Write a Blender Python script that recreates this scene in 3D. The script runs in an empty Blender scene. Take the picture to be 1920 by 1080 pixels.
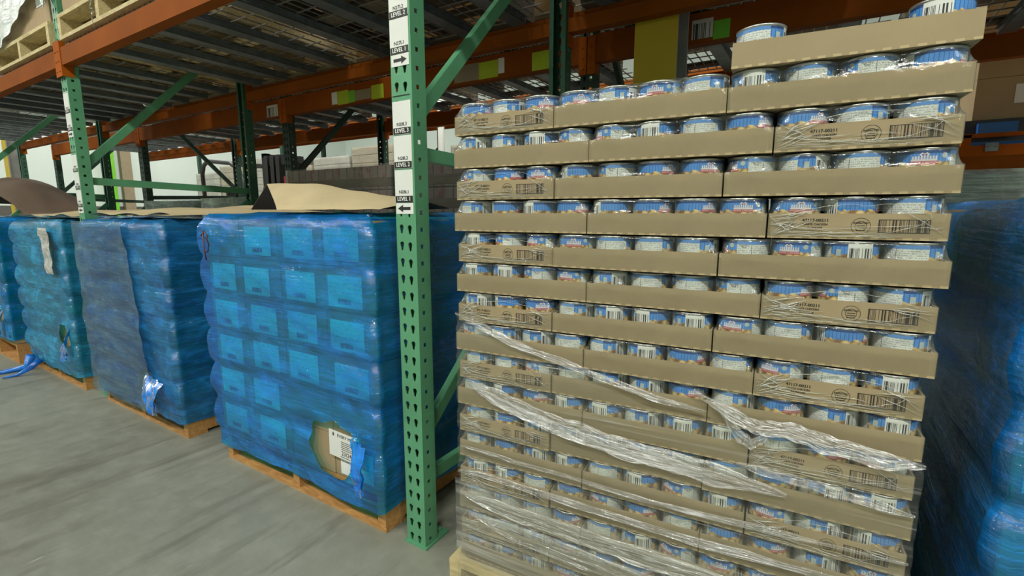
import bpy, bmesh, math, random
from mathutils import Vector, Matrix, noise
PI = math.pi
sc = bpy.context.scene
col = sc.collection
random.seed(7)

# ------------------------------------------------------------------ camera, world, light, exposure
CAM = (1.031, -1.077, 1.0937)
cam_d = bpy.data.cameras.new('camera')
cam_d.lens = 914.74 / 1920 * 36; cam_d.sensor_width = 36; cam_d.clip_start = 0.02; cam_d.clip_end = 200
cam = bpy.data.objects.new('camera', cam_d); col.objects.link(cam)
cam.location = CAM
cam.rotation_euler = (PI/2 - 0.1545, 0, 0.5609)
sc.camera = cam
sc.view_settings.view_transform = 'Standard'
sc.view_settings.look = 'None'
sc.view_settings.gamma = 1.0
sc.view_settings.use_curve_mapping = False
sc.view_settings.exposure = 0.0
wd = bpy.data.worlds.new('world'); sc.world = wd; wd.use_nodes = True
wd.node_tree.nodes['Background'].inputs[0].default_value = (0.75, 0.85, 0.85, 1)
wd.node_tree.nodes['Background'].inputs[1].default_value = 0.02

def area(name, loc, sx, sy, power, rot=(0, 0, 0), color=(1.0, 0.985, 0.9)):
    d = bpy.data.lights.new(name, 'AREA'); d.shape = 'RECTANGLE'; d.size = sx; d.size_y = sy
    d.energy = power; d.color = color
    o = bpy.data.objects.new(name, d); col.objects.link(o); o.location = loc; o.rotation_euler = rot
    return o
# high-bay strips hung over the wide aisle in front of the racks and over the aisle behind them
for i, x in enumerate((-12.5, -8.5, -4.5, -1.0, 2.5, 6.0)):
    area('aisle_high_bay', (x, -4.2, 5.6), 1.3, 0.35, 150 if x < 2 else 185, (math.radians(28), 0, 0))
for i, x in enumerate((-12.0, -8.0, -4.0, 0.5, 5.0)):
    area('rear_high_bay', (x, 4.0, 6.6), 1.3, 0.35, 230)
area('open_bay_light', (-11.5, 7.5, 6.8), 3.0, 2.0, 200)

# ------------------------------------------------------------------ helpers
class MB:
    """collects geometry, then links it as one mesh object"""
    def __init__(s): s.v = []; s.f = []; s.m = []; s.uv = {}; s.sm = []
    def add(s, vs, fs, mi=0, uvs=None, smooth=False):
        b = len(s.v); s.v += [tuple(p) for p in vs]
        for k, f in enumerate(fs):
            if uvs: s.uv[len(s.f)] = uvs[k]
            s.f.append([b+i for i in f]); s.m.append(mi); s.sm.append(smooth)
        return s
    def box(s, x0, x1, y0, y1, z0, z1, mi=0):
        vs = [(x0,y0,z0),(x1,y0,z0),(x1,y1,z0),(x0,y1,z0),(x0,y0,z1),(x1,y0,z1),(x1,y1,z1),(x0,y1,z1)]
        return s.add(vs, [(0,3,2,1),(4,5,6,7),(0,1,5,4),(1,2,6,5),(2,3,7,6),(3,0,4,7)], mi)
    def bar(s, a, b, w, h, up=(0,0,1), mi=0):
        a = Vector(a); b = Vector(b); d = (b-a).normalized(); u = Vector(up)
        sd = d.cross(u)
        if sd.length < 1e-4: sd = d.cross(Vector((1,0,0)))
        sd.normalize(); u = sd.cross(d).normalized()
        vs = [p + sd*sx*w/2 + u*sz*h/2 for p in (a,b) for sx, sz in ((-1,-1),(1,-1),(1,1),(-1,1))]
        return s.add(vs, [(0,1,2,3),(7,6,5,4),(0,4,5,1),(1,5,6,2),(2,6,7,3),(3,7,4,0)], mi)
    def tube(s, pts, r, n=6, mi=0, closed=False):
        pts = [Vector(p) for p in pts]; vs = []; fs = []
        N = len(pts)
        for i, p in enumerate(pts):
            d = (pts[min(i+1,N-1)] - pts[max(i-1,0)])
            d = d.normalized() if d.length > 1e-9 else Vector((0,0,1))
            a = d.cross(Vector((0,0,1)))
            if a.length < 0.1: a = d.cross(Vector((0,1,0)))
            a.normalize(); b = d.cross(a)
            rr = r[i] if isinstance(r, (list,tuple)) else r
            vs += [p + (a*math.cos(2*PI*k/n) + b*math.sin(2*PI*k/n))*rr for k in range(n)]
        for i in range(N-1):
            for k in range(n):
                fs.append((i*n+k, i*n+(k+1)%n, (i+1)*n+(k+1)%n, (i+1)*n+k))
        fs.append(tuple(range(n))[::-1]); fs.append(tuple((N-1)*n+k for k in range(n)))
        return s.add(vs, fs, mi, smooth=True)
    def lathe(s, prof, n=32, mi=0, c=(0,0,0), smooth=True, caps=True):
        vs = []; fs = []
        for r, z in prof:
            vs += [(c[0]+r*math.cos(2*PI*k/n), c[1]+r*math.sin(2*PI*k/n), c[2]+z) for k in range(n)]
        for i in range(len(prof)-1):
            for k in range(n):
                fs.append((i*n+k, i*n+(k+1)%n, (i+1)*n+(k+1)%n, (i+1)*n+k))
        if caps:
            fs.append(tuple(range(n))[::-1]); fs.append(tuple((len(prof)-1)*n+k for k in range(n)))
        return s.add(vs, fs, mi, smooth=smooth)
    def mesh(s, name, mats):
        me = bpy.data.meshes.new(name); me.from_pydata(s.v, [], s.f)
        for m in (mats if isinstance(mats, (list,tuple)) else [mats]): me.materials.append(m)
        me.polygons.foreach_set('material_index', s.m)
        me.polygons.foreach_set('use_smooth', s.sm)
        if s.uv:
            ul = me.uv_layers.new(name='UVMap')
            for fi, uvs in s.uv.items():
                for li, uv in zip(me.polygons[fi].loop_indices, uvs): ul.data[li].uv = uv
        me.update()
        return me
    def build(s, name, mats, parent=None, loc=(0,0,0), rz=0.0, bevel=0):
        me = s.mesh(name, mats)
        if bevel:
            bm = bmesh.new(); bm.from_mesh(me)
            bmesh.ops.bevel(bm, geom=[e for e in bm.edges if e.calc_face_angle(0) > 0.5], offset=bevel, segments=2, affect='EDGES')
            bm.to_mesh(me); bm.free()
        return link(name, me, parent, loc, rz)

def link(name, me, parent=None, loc=(0,0,0), rz=0.0):
    o = bpy.data.objects.new(name, me); col.objects.link(o)
    o.location = loc; o.rotation_euler = (0,0,rz)
    if parent: o.parent = parent
    return o
def tag(o, label, cat, group=None, kind=None):
    o['label'] = label; o['category'] = cat
    if group: o['group'] = group
    if kind: o['kind'] = kind
    return o
def thing(name, label, cat, loc=(0,0,0), rz=0.0, group=None):
    return tag(link(name, None, None, loc, rz), label, cat, group)
def struct(o):
    o['kind'] = 'structure'; return o
def copy_tree(src, kids, loc, rz=0.0):
    c = src.copy(); col.objects.link(c); c.location = loc; c.rotation_euler = (0,0,rz)
    for k in kids:
        d = k.copy(); col.objects.link(d); d.parent = c
    return c

_tc = {}
def text_geo(t, size=1.0):
    """flat lettering as (verts, faces), centred, in the x-z plane facing -y"""
    if t not in _tc:
        cu = bpy.data.curves.new('t', 'FONT'); cu.body = t; cu.resolution_u = 2
        cu.align_x = 'CENTER'; cu.align_y = 'CENTER'
        o = bpy.data.objects.new('t', cu); col.objects.link(o)
        dg = bpy.context.evaluated_depsgraph_get()
        me = bpy.data.meshes.new_from_object(o.evaluated_get(dg))
        _tc[t] = ([tuple(v.co) for v in me.vertices], [tuple(p.vertices) for p in me.polygons])
        bpy.data.objects.remove(o); bpy.data.meshes.remove(me); bpy.data.curves.remove(cu)
    vs, fs = _tc[t]
    return vs, fs
def put_text(mb, t, cx, cz, y, size, mi=0, bold=1.0, wx=1.0):
    vs, fs = text_geo(t)
    mb.add([(cx+v[0]*size*wx, y, cz+v[1]*size) for v in vs], fs, mi)
    if bold > 1:
        mb.add([(cx+v[0]*size*wx+size*0.035, y-0.00005, cz+v[1]*size) for v in vs], fs, mi)
        mb.add([(cx+v[0]*size*wx-size*0.03, y-0.0001, cz+v[1]*size+size*0.02) for v in vs], fs, mi)

def plate_geo(outer, holes, depth):
    """plate with real holes: 2D curve filled and extruded"""
    cu = bpy.data.curves.new('p', 'CURVE'); cu.dimensions = '2D'; cu.fill_mode = 'BOTH'; cu.extrude = depth*50
    for lp in [outer]+holes:
        sp = cu.splines.new('POLY'); sp.points.add(len(lp)-1); sp.use_cyclic_u = True
        for q, p in zip(sp.points, lp): q.co = (p[0]*100, p[1]*100, 0, 1)
    o = bpy.data.objects.new('p', cu); col.objects.link(o)
    dg = bpy.context.evaluated_depsgraph_get()
    me = bpy.data.meshes.new_from_object(o.evaluated_get(dg))
    r = ([tuple(v.co*0.01) for v in me.vertices], [tuple(p.vertices) for p in me.polygons])
    bpy.data.objects.remove(o); bpy.data.meshes.remove(me); bpy.data.curves.remove(cu)
    return r

# ------------------------------------------------------------------ materials
class NT:
    def __init__(s, name):
        s.mat = bpy.data.materials.new(name); s.mat.use_nodes = True
        s.t = s.mat.node_tree; s.t.nodes.clear()
        s.out = s.n('ShaderNodeOutputMaterial')
    def n(s, ty, ins=None, **kw):
        nd = s.t.nodes.new(ty)
        for k, v in kw.items(): setattr(nd, k, v)
        for k, v in (ins or {}).items(): s.set(nd, k, v)
        return nd
    def set(s, nd, k, v):
        i = nd.inputs[k]
        if isinstance(v, bpy.types.NodeSocket): s.t.links.new(v, i)
        elif isinstance(v, bpy.types.Node): s.t.links.new(v.outputs[0], i)
        else:
            if hasattr(i.default_value, '__len__') and not isinstance(v, str) and len(i.default_value) == 4 and len(v) == 3: v = (*v, 1)
            i.default_value = v
    def coord(s, kind='Object', scale=(1,1,1), rot=(0,0,0), loc=(0,0,0)):
        tc = s.n('ShaderNodeTexCoord')
        return s.n('ShaderNodeMapping', {'Vector': tc.outputs[kind], 'Scale': scale, 'Rotation': rot, 'Location': loc}).outputs[0]
    def noise(s, vec, scale, detail=3, rough=0.55, dist=0.0, out=0):
        return s.n('ShaderNodeTexNoise', {'Vector': vec, 'Scale': scale, 'Detail': detail, 'Roughness': rough, 'Distortion': dist}).outputs[out]
    def ramp(s, fac, *stops):
        r = s.n('ShaderNodeValToRGB', {'Fac': fac}); cr = r.color_ramp
        while len(cr.elements) < len(stops): cr.elements.new(0.5)
        for e, (p, c) in zip(cr.elements, stops):
            e.position = p
            e.color = (c, c, c, 1) if isinstance(c, (int, float)) else (*c, 1)
        return r.outputs[0]
    def math(s, op, a, b=0.0, c=0.0):
        m = s.n('ShaderNodeMath', operation=op)
        s.set(m, 0, a); s.set(m, 1, b); s.set(m, 2, c)
        return m.outputs[0]
    def mix(s, fac, a, b, mode='MIX'):
        m = s.n('ShaderNodeMix', data_type='RGBA', blend_type=mode)
        s.set(m, 0, fac); s.set(m, 6, a); s.set(m, 7, b)
        return m.outputs[2]
    def bump(s, h, strength=0.3, dist=0.01):
        return s.n('ShaderNodeBump', {'Height': h, 'Strength': strength, 'Distance': dist}).outputs[0]
    def pbsdf(s, color, rough=0.5, metal=0.0, normal=None, **kw):
        ins = {'Base Color': color, 'Roughness': rough, 'Metallic': metal}
        if normal is not None: ins['Normal'] = normal
        ins.update(kw)
        return s.n('ShaderNodeBsdfPrincipled', ins)
    def done(s, sh):
        s.t.links.new(sh.outputs[0], s.out.inputs[0]); return s.mat

def simple(name, color, rough=0.5, metal=0.0, var=0.12, scale=8):
    t = NT(name); v = t.coord()
    nz = t.noise(v, scale, 4)
    dk = tuple(c*(1-var) for c in color); lt = tuple(min(1, c*(1+var)) for c in color)
    return t.done(t.pbsdf(t.ramp(nz, (0.3, dk), (0.7, lt)), rough, metal))

def paint(name, color, chip, chipcol=(0.25, 0.24, 0.22), rough=0.38):
    t = NT(name); v = t.coord()
    n1 = t.noise(v, 3, 4); n2 = t.noise(v, 38, 5, 0.7)
    c = t.mix(t.ramp(n1, (0.35, 0.0), (0.7, 1.0)), tuple(x*0.82 for x in color), tuple(min(1, x*1.12) for x in color))
    vs = t.coord(scale=(6, 6, 55))
    sc_ = t.noise(vs, 2.0, 3)
    c = t.mix(t.math('MULTIPLY', t.ramp(sc_, (0.62, 0.0), (0.75, 1.0)), 0.25), c, tuple(min(1, x*1.5+0.01) for x in color))
    c = t.mix(t.ramp(n2, (chip, 0.0), (chip+0.02, 1.0)), c, chipcol)
    return t.done(t.pbsdf(c, rough, 0.0, t.bump(n2, 0.05, 0.002), **{'Specular IOR Level': 0.5 if rough < 0.5 else 0.12}))

M = {}
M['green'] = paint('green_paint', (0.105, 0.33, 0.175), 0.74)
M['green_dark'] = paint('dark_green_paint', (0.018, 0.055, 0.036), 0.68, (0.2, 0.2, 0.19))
M['green_shaded'] = paint('shaded_green_paint', (0.035, 0.12, 0.07), 0.74)  # front rack's rear posts: the green with under-deck shade put into the colour
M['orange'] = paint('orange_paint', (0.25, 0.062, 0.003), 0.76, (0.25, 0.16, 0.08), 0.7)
M['orange_bright'] = paint('orange_bright_paint', (0.36, 0.085, 0.004), 0.76, (0.3, 0.2, 0.1), 0.7)  # brighter orange for end connectors, cart frame and forklift body
M['galv'] = simple('galvanised_steel', (0.17, 0.20, 0.21), 0.42, 0.5, 0.3, 14)
M['wire'] = simple('wire_zinc', (0.34, 0.33, 0.31), 0.4, 0.6, 0.2, 30)
M['black'] = simple('black_plastic', (0.012, 0.012, 0.014), 0.45)
M['dgrey'] = simple('dark_grey_steel', (0.035, 0.036, 0.04), 0.5)
M['white'] = simple('white_label', (0.72, 0.74, 0.70), 0.45, 0, 0.04)
M['ink'] = simple('black_ink', (0.015, 0.015, 0.015), 0.5)
M['brownink'] = simple('brown_marker', (0.10, 0.03, 0.03), 0.6)
M['lime'] = simple('lime_sticker', (0.42, 0.55, 0.02), 0.5, 0, 0.08)
M['limegreen'] = simple('green_sticker', (0.16, 0.50, 0.03), 0.5, 0, 0.08)
M['yellow'] = simple('column_yellow', (0.55, 0.40, 0.015), 0.55, 0, 0.07, 4)
M['colgrey'] = simple('column_grey', (0.30, 0.30, 0.28), 0.6, 0, 0.1, 6)
M['slip'] = simple('crumpled_grey_paper', (0.42, 0.42, 0.39), 0.6, 0, 0.3, 22)
M['tan'] = simple('tan_tag', (0.27, 0.22, 0.14), 0.7)
M['bluebin'] = simple('blue_plastic', (0.02, 0.13, 0.42), 0.4)
M['redp'] = simple('red_paint', (0.45, 0.03, 0.02), 0.4)

def wood(name, a, b, s=1.0):
    t = NT(name)
    v = t.coord(scale=(3, 14, 14)); g = t.noise(v, 3.5*s, 5, 0.6, 1.2)
    v2 = t.coord(); g2 = t.noise(v2, 5, 3)
    c = t.mix(t.ramp(g, (0.3, 0.0), (0.72, 1.0)), a, b)
    c = t.mix(t.math('MULTIPLY', t.ramp(g2, (0.45, 0.0), (0.8, 1.0)), 0.4), c, tuple(x*0.5 for x in a))
    return t.done(t.pbsdf(c, 0.75, 0, t.bump(g, 0.35, 0.003)))
M['wood'] = wood('pallet_wood', (0.34, 0.155, 0.04), (0.60, 0.33, 0.11))
M['wood_pale'] = wood('pale_pallet_wood', (0.42, 0.33, 0.15), (0.68, 0.58, 0.32))
M['wood_old'] = wood('weathered_pallet_wood', (0.11, 0.085, 0.055), (0.22, 0.18, 0.12))

def cardboard(name, col_, flute=True, dashes=False):
    t = NT(name); v = t.coord()
    n1 = t.noise(v, 6, 4); n2 = t.noise(v, 120, 3)
    c = t.mix(t.ramp(n1, (0.3, 0.0), (0.75, 1.0)), tuple(x*0.9 for x in col_), tuple(x*1.07 for x in col_))
    c = t.mix(t.math('MULTIPLY', n2, 0.25), c, tuple(x*0.7 for x in col_))
    h = t.noise(t.coord(scale=(400, 400, 3)), 1.0, 1)
    if dashes:   # scored fold line along the bottom edge
        tc = t.n('ShaderNodeTexCoord'); sp = t.n('ShaderNodeSeparateXYZ', {0: tc.outputs['Object']})
        zz = t.math('LESS_THAN', sp.outputs[2], 0.0042)
        w = t.math('GREATER_THAN', t.math('SINE', t.math('MULTIPLY', t.math('ADD', sp.outputs[0], sp.outputs[1]), 2*PI/0.022)), -0.1)
        c = t.mix(t.math('MULTIPLY', zz, w), c, tuple(min(1, x*1.35) for x in col_))
    return t.done(t.pbsdf(c, 0.82, 0, t.bump(h, 0.18, 0.001)))
M['card'] = cardboard('tray_cardboard', (0.345, 0.275, 0.155), dashes=True)
M['carton'] = cardboard('carton_cardboard', (0.38, 0.28, 0.155))
M['kraft'] = cardboard('kraft_paper', (0.56, 0.46, 0.27))
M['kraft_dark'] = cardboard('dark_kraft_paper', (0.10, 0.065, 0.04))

# concrete
t = NT('concrete'); v = t.coord()
n1 = t.noise(v, 0.9, 6, 0.6, 0.4); n2 = t.noise(v, 9, 6, 0.7); n3 = t.noise(v, 70, 4, 0.6)
c = t.mix(t.ramp(n1, (0.32, 0.0), (0.68, 1.0)), (0.19, 0.195, 0.15), (0.285, 0.30, 0.25))
c = t.mix(t.math('MULTIPLY', t.ramp(n2, (0.45, 0.0), (0.75, 1.0)), 0.45), c, (0.36, 0.37, 0.32))
vr = t.coord(scale=(4.5, 0.8, 1), rot=(0, 0, 0.17))
st = t.noise(vr, 1.6, 5, 0.65, 0.6)
c = t.mix(t.math('MULTIPLY', t.ramp(st, (0.53, 0.0), (0.70, 1.0)), 0.65), c, (0.115, 0.105, 0.075))
vr2 = t.coord(scale=(30, 2.4, 1), rot=(0, 0, 0.17), loc=(3, 1, 0))
sw = t.noise(vr2, 1.5, 4, 0.7)
c = t.mix(t.math('MULTIPLY', t.ramp(sw, (0.66, 0.0), (0.72, 1.0)), 0.55), c, (0.62, 0.63, 0.56))
c = t.mix(t.math('MULTIPLY', n3, 0.22), c, (0.13, 0.13, 0.11))
M['concrete'] = t.done(t.pbsdf(c, t.ramp(n2, (0.3, 0.42), (0.7, 0.62)), 0, t.bump(n3, 0.12, 0.003)))

# ---- plastic films: transparency + haze + gloss, with wrinkles
def film(name, tint, haze, haze_amt, streak_rot=0.0, streak=0.5, wr=0.5, gl=0.13, rough=0.12, sc1=(1, 1, 1), dist=0.006):
    t = NT(name)
    v = t.coord(scale=sc1, rot=(0, streak_rot, 0))
    a = t.noise(v, 7, 4, 0.6, 1.5)
    vs = t.coord(scale=(2.5, 2.5, 60), rot=(0, streak_rot, 0)); b = t.noise(vs, 1.3, 3, 0.6, 0.3)
    cz = t.noise(t.coord(), 60, 3, 0.6, 2.5)
    h = t.math('ADD', t.math('MULTIPLY', a, 1.0), t.math('ADD', t.math('MULTIPLY', b, streak), t.math('MULTIPLY', cz, 0.40)))
    nrm = t.bump(h, wr, dist)
    crease = t.ramp(t.math('ABSOLUTE', t.math('SUBTRACT', b, 0.5)), (0.0, 1.0), (0.035, 0.0))
    hz = t.math('ADD', haze_amt, t.math('MULTIPLY', t.ramp(a, (0.45, 0.0), (0.75, 1.0)), haze_amt*0.9))
    hz = t.math('ADD', hz, t.math('MULTIPLY', crease, haze_amt*0.9))
    pz = t.noise(t.coord(scale=(1.0, 1.0, 4), rot=(0, streak_rot*2, 0), loc=(3, 5, 7)), 2.6, 4, 0.6, 1.2)
    hz = t.math('MULTIPLY', hz, t.ramp(pz, (0.38, 0.75), (0.66, 1.5)))
    hz = t.math('MINIMUM', hz, 0.93)
    tr = t.n('ShaderNodeBsdfTransparent', {0: (*tint, 1)})
    big = t.noise(t.coord(scale=(1.2, 1.2, 5), rot=(0, streak_rot*1.5, 0)), 2.2, 3, 0.6, 0.8)
    hc = t.mix(t.ramp(big, (0.35, 0.0), (0.65, 1.0)), tuple(x*0.72 for x in haze), tuple(min(1, x*k) for x, k in zip(haze, (1.3, 1.45, 1.15))))
    df = t.n('ShaderNodeBsdfDiffuse', {0: hc, 'Normal': nrm})
    g = t.n('ShaderNodeBsdfGlossy', {0: (0.95, 0.97, 1.0, 1), 'Roughness': rough, 'Normal': nrm})
    m1 = t.n('ShaderNodeMixShader', {0: hz, 1: tr, 2: df})
    fr = t.n('ShaderNodeFresnel', {0: 1.25})
    m2 = t.n('ShaderNodeMixShader', {0: t.math('MINIMUM', t.math('ADD', gl, t.math('MULTIPLY', fr.outputs[0], 0.6)), 0.9), 1: m1, 2: g})
    return t.done(m2)
M['blue'] = film('blue_stretch_film', (0.025, 0.80, 1.0), (0.008, 0.22, 0.86), 0.255, 0.10, 0.7, 0.85, 0.07, 0.09)
M['blue2'] = film('grey_blue_stretch_film', (0.10, 0.66, 0.95), (0.02, 0.20, 0.60), 0.36, 0.25, 0.8, 0.85, 0.06, 0.10)
M['blue3'] = film('teal_stretch_film', (0.10, 0.74, 0.95), (0.03, 0.27, 0.60), 0.38, 0.2, 0.8, 0.85, 0.06, 0.10)
M['flap'] = film('torn_blue_film', (0.04, 0.55, 0.95), (0.01, 0.20, 0.85), 0.5, 1.2, 0.5, 0.5, 0.05, 0.15)
M['clear'] = film('clear_shrink_film', (0.985, 0.985, 0.97), (0.62, 0.65, 0.60), 0.022, 0.0, 0.25, 0.45, 0.018, 0.09, (1, 1, 1), 0.003)
M['greypass'] = film('grey_second_pass', (0.50, 0.74, 0.90), (0.20, 0.32, 0.48), 0.16, 0.28, 0.9, 0.6, 0.04, 0.10)
M['milky'] = film('milky_stretch_wrap', (0.85, 0.88, 0.87), (0.50, 0.55, 0.53), 0.38, 0.3, 0.9, 0.8, 0.10, 0.2)
M['drape'] = film('white_draped_wrap', (0.8, 0.85, 0.84), (0.55, 0.62, 0.59), 0.62, 0.5, 1.2, 0.9, 0.12, 0.16)
M['rim'] = film('film_edge', (0.92, 0.94, 0.9), (0.85, 0.86, 0.78), 0.28, 0.0, 0.5, 0.6, 0.14, 0.15)
def streaky(name, su, sv, lo, hi, base, amt, gl, uv=True, rot=0.0):
    """stretch wrap pulled into long fine streaks"""
    t = NT(name)
    if uv:
        tc = t.n('ShaderNodeTexCoord'); v = t.n('ShaderNodeMapping', {'Vector': tc.outputs['UV'], 'Scale': (su, sv, 1)}).outputs[0]
    else: v = t.coord(scale=(su, su, sv), rot=(0, rot, 0))
    a = t.noise(v, 1.0, 4, 0.65, 0.25); b = t.noise(t.coord(), 5, 2)
    k = t.ramp(a, (lo, 0.0), (hi, 1.0))
    k = t.math('MULTIPLY', k, t.ramp(b, (0.35, 0.25), (0.65, 1.0)))
    nrm = t.bump(a, 0.8, 0.004)
    hz = t.math('ADD', base, t.math('MULTIPLY', k, amt))
    tr = t.n('ShaderNodeBsdfTransparent', {0: (0.965, 0.97, 0.95, 1)})
    df = t.n('ShaderNodeBsdfDiffuse', {0: (0.78, 0.79, 0.72, 1), 'Normal': nrm})
    g = t.n('ShaderNodeBsdfGlossy', {0: (0.95, 0.97, 1.0, 1), 'Roughness': 0.16, 'Normal': nrm})
    m1 = t.n('ShaderNodeMixShader', {0: hz, 1: tr, 2: df})
    m2 = t.n('ShaderNodeMixShader', {0: t.math('ADD', gl*0.35, t.math('MULTIPLY', k, gl)), 1: m1, 2: g})
    return t.done(m2)
M['wrap'] = streaky('clear_stretch_wrap', 1.6, 75, 0.56, 0.74, 0.03, 0.30, 0.10, False, 0.05)
M['wrap2'] = streaky('second_stretch_wrap', 1.2, 60, 0.50, 0.72, 0.05, 0.42, 0.14, False, 0.09)
M['rope'] = streaky('bunched_stretch_wrap', 4, 13, 0.46, 0.60, 0.03, 0.80, 0.5)

# ---- can label materials (UV per sector)
def uvsep(t):
    tc = t.n('ShaderNodeTexCoord'); return t.n('ShaderNodeSeparateXYZ', {0: tc.outputs['UV']}), tc.outputs['UV']
def blue_label(name, stripes):
    t = NT(name); s, uv = uvsep(t)
    w = t.math('SINE', t.math('MULTIPLY', s.outputs[0], 2*PI*stripes))
    c = t.mix(t.ramp(w, (0.78, 0.0), (0.92, 1.0)), (0.075, 0.27, 0.66), (0.03, 0.12, 0.40))
    c = t.mix(t.math('GREATER_THAN', s.outputs[1], 0.925), c, (0.02, 0.06, 0.20))
    vo = t.n('ShaderNodeTexVoronoi', {'Vector': t.n('ShaderNodeMapping', {'Vector': uv, 'Scale': (stripes*0.55, 5.5, 1)}).outputs[0], 'Scale': 1.0})
    nz = t.noise(t.n('ShaderNodeMapping', {'Vector': uv, 'Scale': (stripes*0.5, 1, 1)}).outputs[0], 2.2, 2)
    lim = t.math('ADD', 0.60, t.math('MULTIPLY', nz, 0.20))
    ch = t.ramp(vo.outputs['Distance'], (0.1, (0.72, 0.60, 0.33)), (0.45, (0.60, 0.45, 0.20)), (0.75, (0.22, 0.13, 0.05)))
    c = t.mix(t.math('LESS_THAN', s.outputs[1], lim), c, ch)
    return t.done(t.pbsdf(c, 0.28))
M['lab_wide'] = blue_label('can_label_blue', 9)
M['lab_mid'] = blue_label('can_label_blue_mid', 13)
M['lab_narrow'] = blue_label('can_label_blue_narrow', 4)
t = NT('can_facts'); s, uv = uvsep(t)
lines = t.math('GREATER_THAN', t.math('SINE', t.math('MULTIPLY', s.outputs[1], 2*PI*17)), -0.1)
wn = t.noise(t.n('ShaderNodeMapping', {'Vector': uv, 'Scale': (42, 17, 1)}).outputs[0], 1.0, 1)
tx = t.math('MULTIPLY', lines, t.math('GREATER_THAN', wn, 0.50))
c = t.mix(t.math('MULTIPLY', tx, 0.55), (0.66, 0.70, 0.66), (0.10, 0.12, 0.12))
box = t.math('LESS_THAN', t.math('ABSOLUTE', t.math('SUBTRACT', s.outputs[0], 0.36)), 0.006)
c = t.mix(box, c, (0.1, 0.1, 0.1))
c = t.mix(t.math('GREATER_THAN', s.outputs[1], 0.90), c, (0.10, 0.25, 0.55))
M['facts'] = t.done(t.pbsdf(c, 0.3))
def barcode_mat(name, bg, fg, n=38, top=0.9):
    t = NT(name); s, uv = uvsep(t)
    k = t.math('FLOOR', t.math('MULTIPLY', s.outputs[0], n))
    r = t.n('ShaderNodeTexWhiteNoise', {'W': k}, noise_dimensions='1D').outputs[0]
    b = t.math('GREATER_THAN', r, 0.52)
    e = t.math('LESS_THAN', t.math('ABSOLUTE', t.math('SUBTRACT', s.outputs[0], 0.5)), 0.44)
    e2 = t.math('LESS_THAN', s.outputs[1], top)
    c = t.mix(t.math('MULTIPLY', b, t.math('MULTIPLY', e, e2)), bg, fg)
    return t.done(t.pbsdf(c, 0.4))
M['canbar'] = barcode_mat('can_barcode', (0.68, 0.71, 0.67), (0.03, 0.03, 0.035), 46, 0.88)
M['traybar'] = barcode_mat('tray_barcode', (0.32, 0.25, 0.15), (0.04, 0.03, 0.02), 100, 2)
M['tagbar'] = barcode_mat('tag_barcode', (0.62, 0.62, 0.58), (0.05, 0.05, 0.05), 30, 0.8)
M['tin'] = simple('tin_rim', (0.50, 0.52, 0.50), 0.3, 0.85, 0.1)
M['logo_white'] = simple('logo_white', (0.66, 0.66, 0.70), 0.3, 0, 0.03)
M['logo_red'] = simple('logo_red', (0.42, 0.05, 0.05), 0.3, 0, 0.05)
M['badge'] = simple('label_badge', (0.45, 0.52, 0.50), 0.3, 0, 0.1, 90)
t = NT('printed_text'); s, uv = uvsep(t)
lines = t.math('GREATER_THAN', t.math('SINE', t.math('MULTIPLY', s.outputs[1], 2*PI*7)), 0.5)
wn = t.noise(t.n('ShaderNodeMapping', {'Vector': uv, 'Scale': (18, 7, 1)}).outputs[0], 1.0, 0)
tx = t.math('MULTIPLY', lines, t.math('GREATER_THAN', wn, 0.56))
tx = t.math('MULTIPLY', tx, t.math('GREATER_THAN', s.outputs[1], 0.4))
M['shiptext'] = t.done(t.pbsdf(t.mix(t.math('MULTIPLY', tx, 0.35), (0.80, 0.81, 0.78), (0.1, 0.1, 0.1)), 0.5))

# ------------------------------------------------------------------ setting
fl = MB(); fl.box(-16, 9, -8, 13, -0.1, 0)
struct(fl.build('floor', M['concrete']))
M['wall'] = simple('painted_wall', (0.66, 0.74, 0.70), 0.8, 0, 0.04, 0.6)
M['wall_low'] = simple('wall_kick_band', (0.10, 0.095, 0.085), 0.7)
w = MB(); w.box(-16.2, -16, -8, 13, 0, 9); struct(w.build('wall_left', M['wall']))
w = MB(); w.box(-16.2, 9.2, 13, 13.2, 0, 9); struct(w.build('wall_back', M['wall']))
w = MB(); w.box(9, 9.2, -8, 13, 0, 9); struct(w.build('wall_right', M['wall']))
w = MB(); w.box(-16.2, 9.2, -8.2, -8, 0, 9); struct(w.build('wall_front', M['wall']))
M['ceil'] = simple('ceiling_deck', (0.30, 0.31, 0.30), 0.8)
w = MB(); w.box(-16.2, 9.2, -8.2, 13.2, 9, 9.2); struct(w.build('ceiling', M['ceil']))
w = MB(); w.box(-16, -15.97, -8, 13, 0, 1.25); struct(w.build('trim_1', M['wall_low']))

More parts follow.
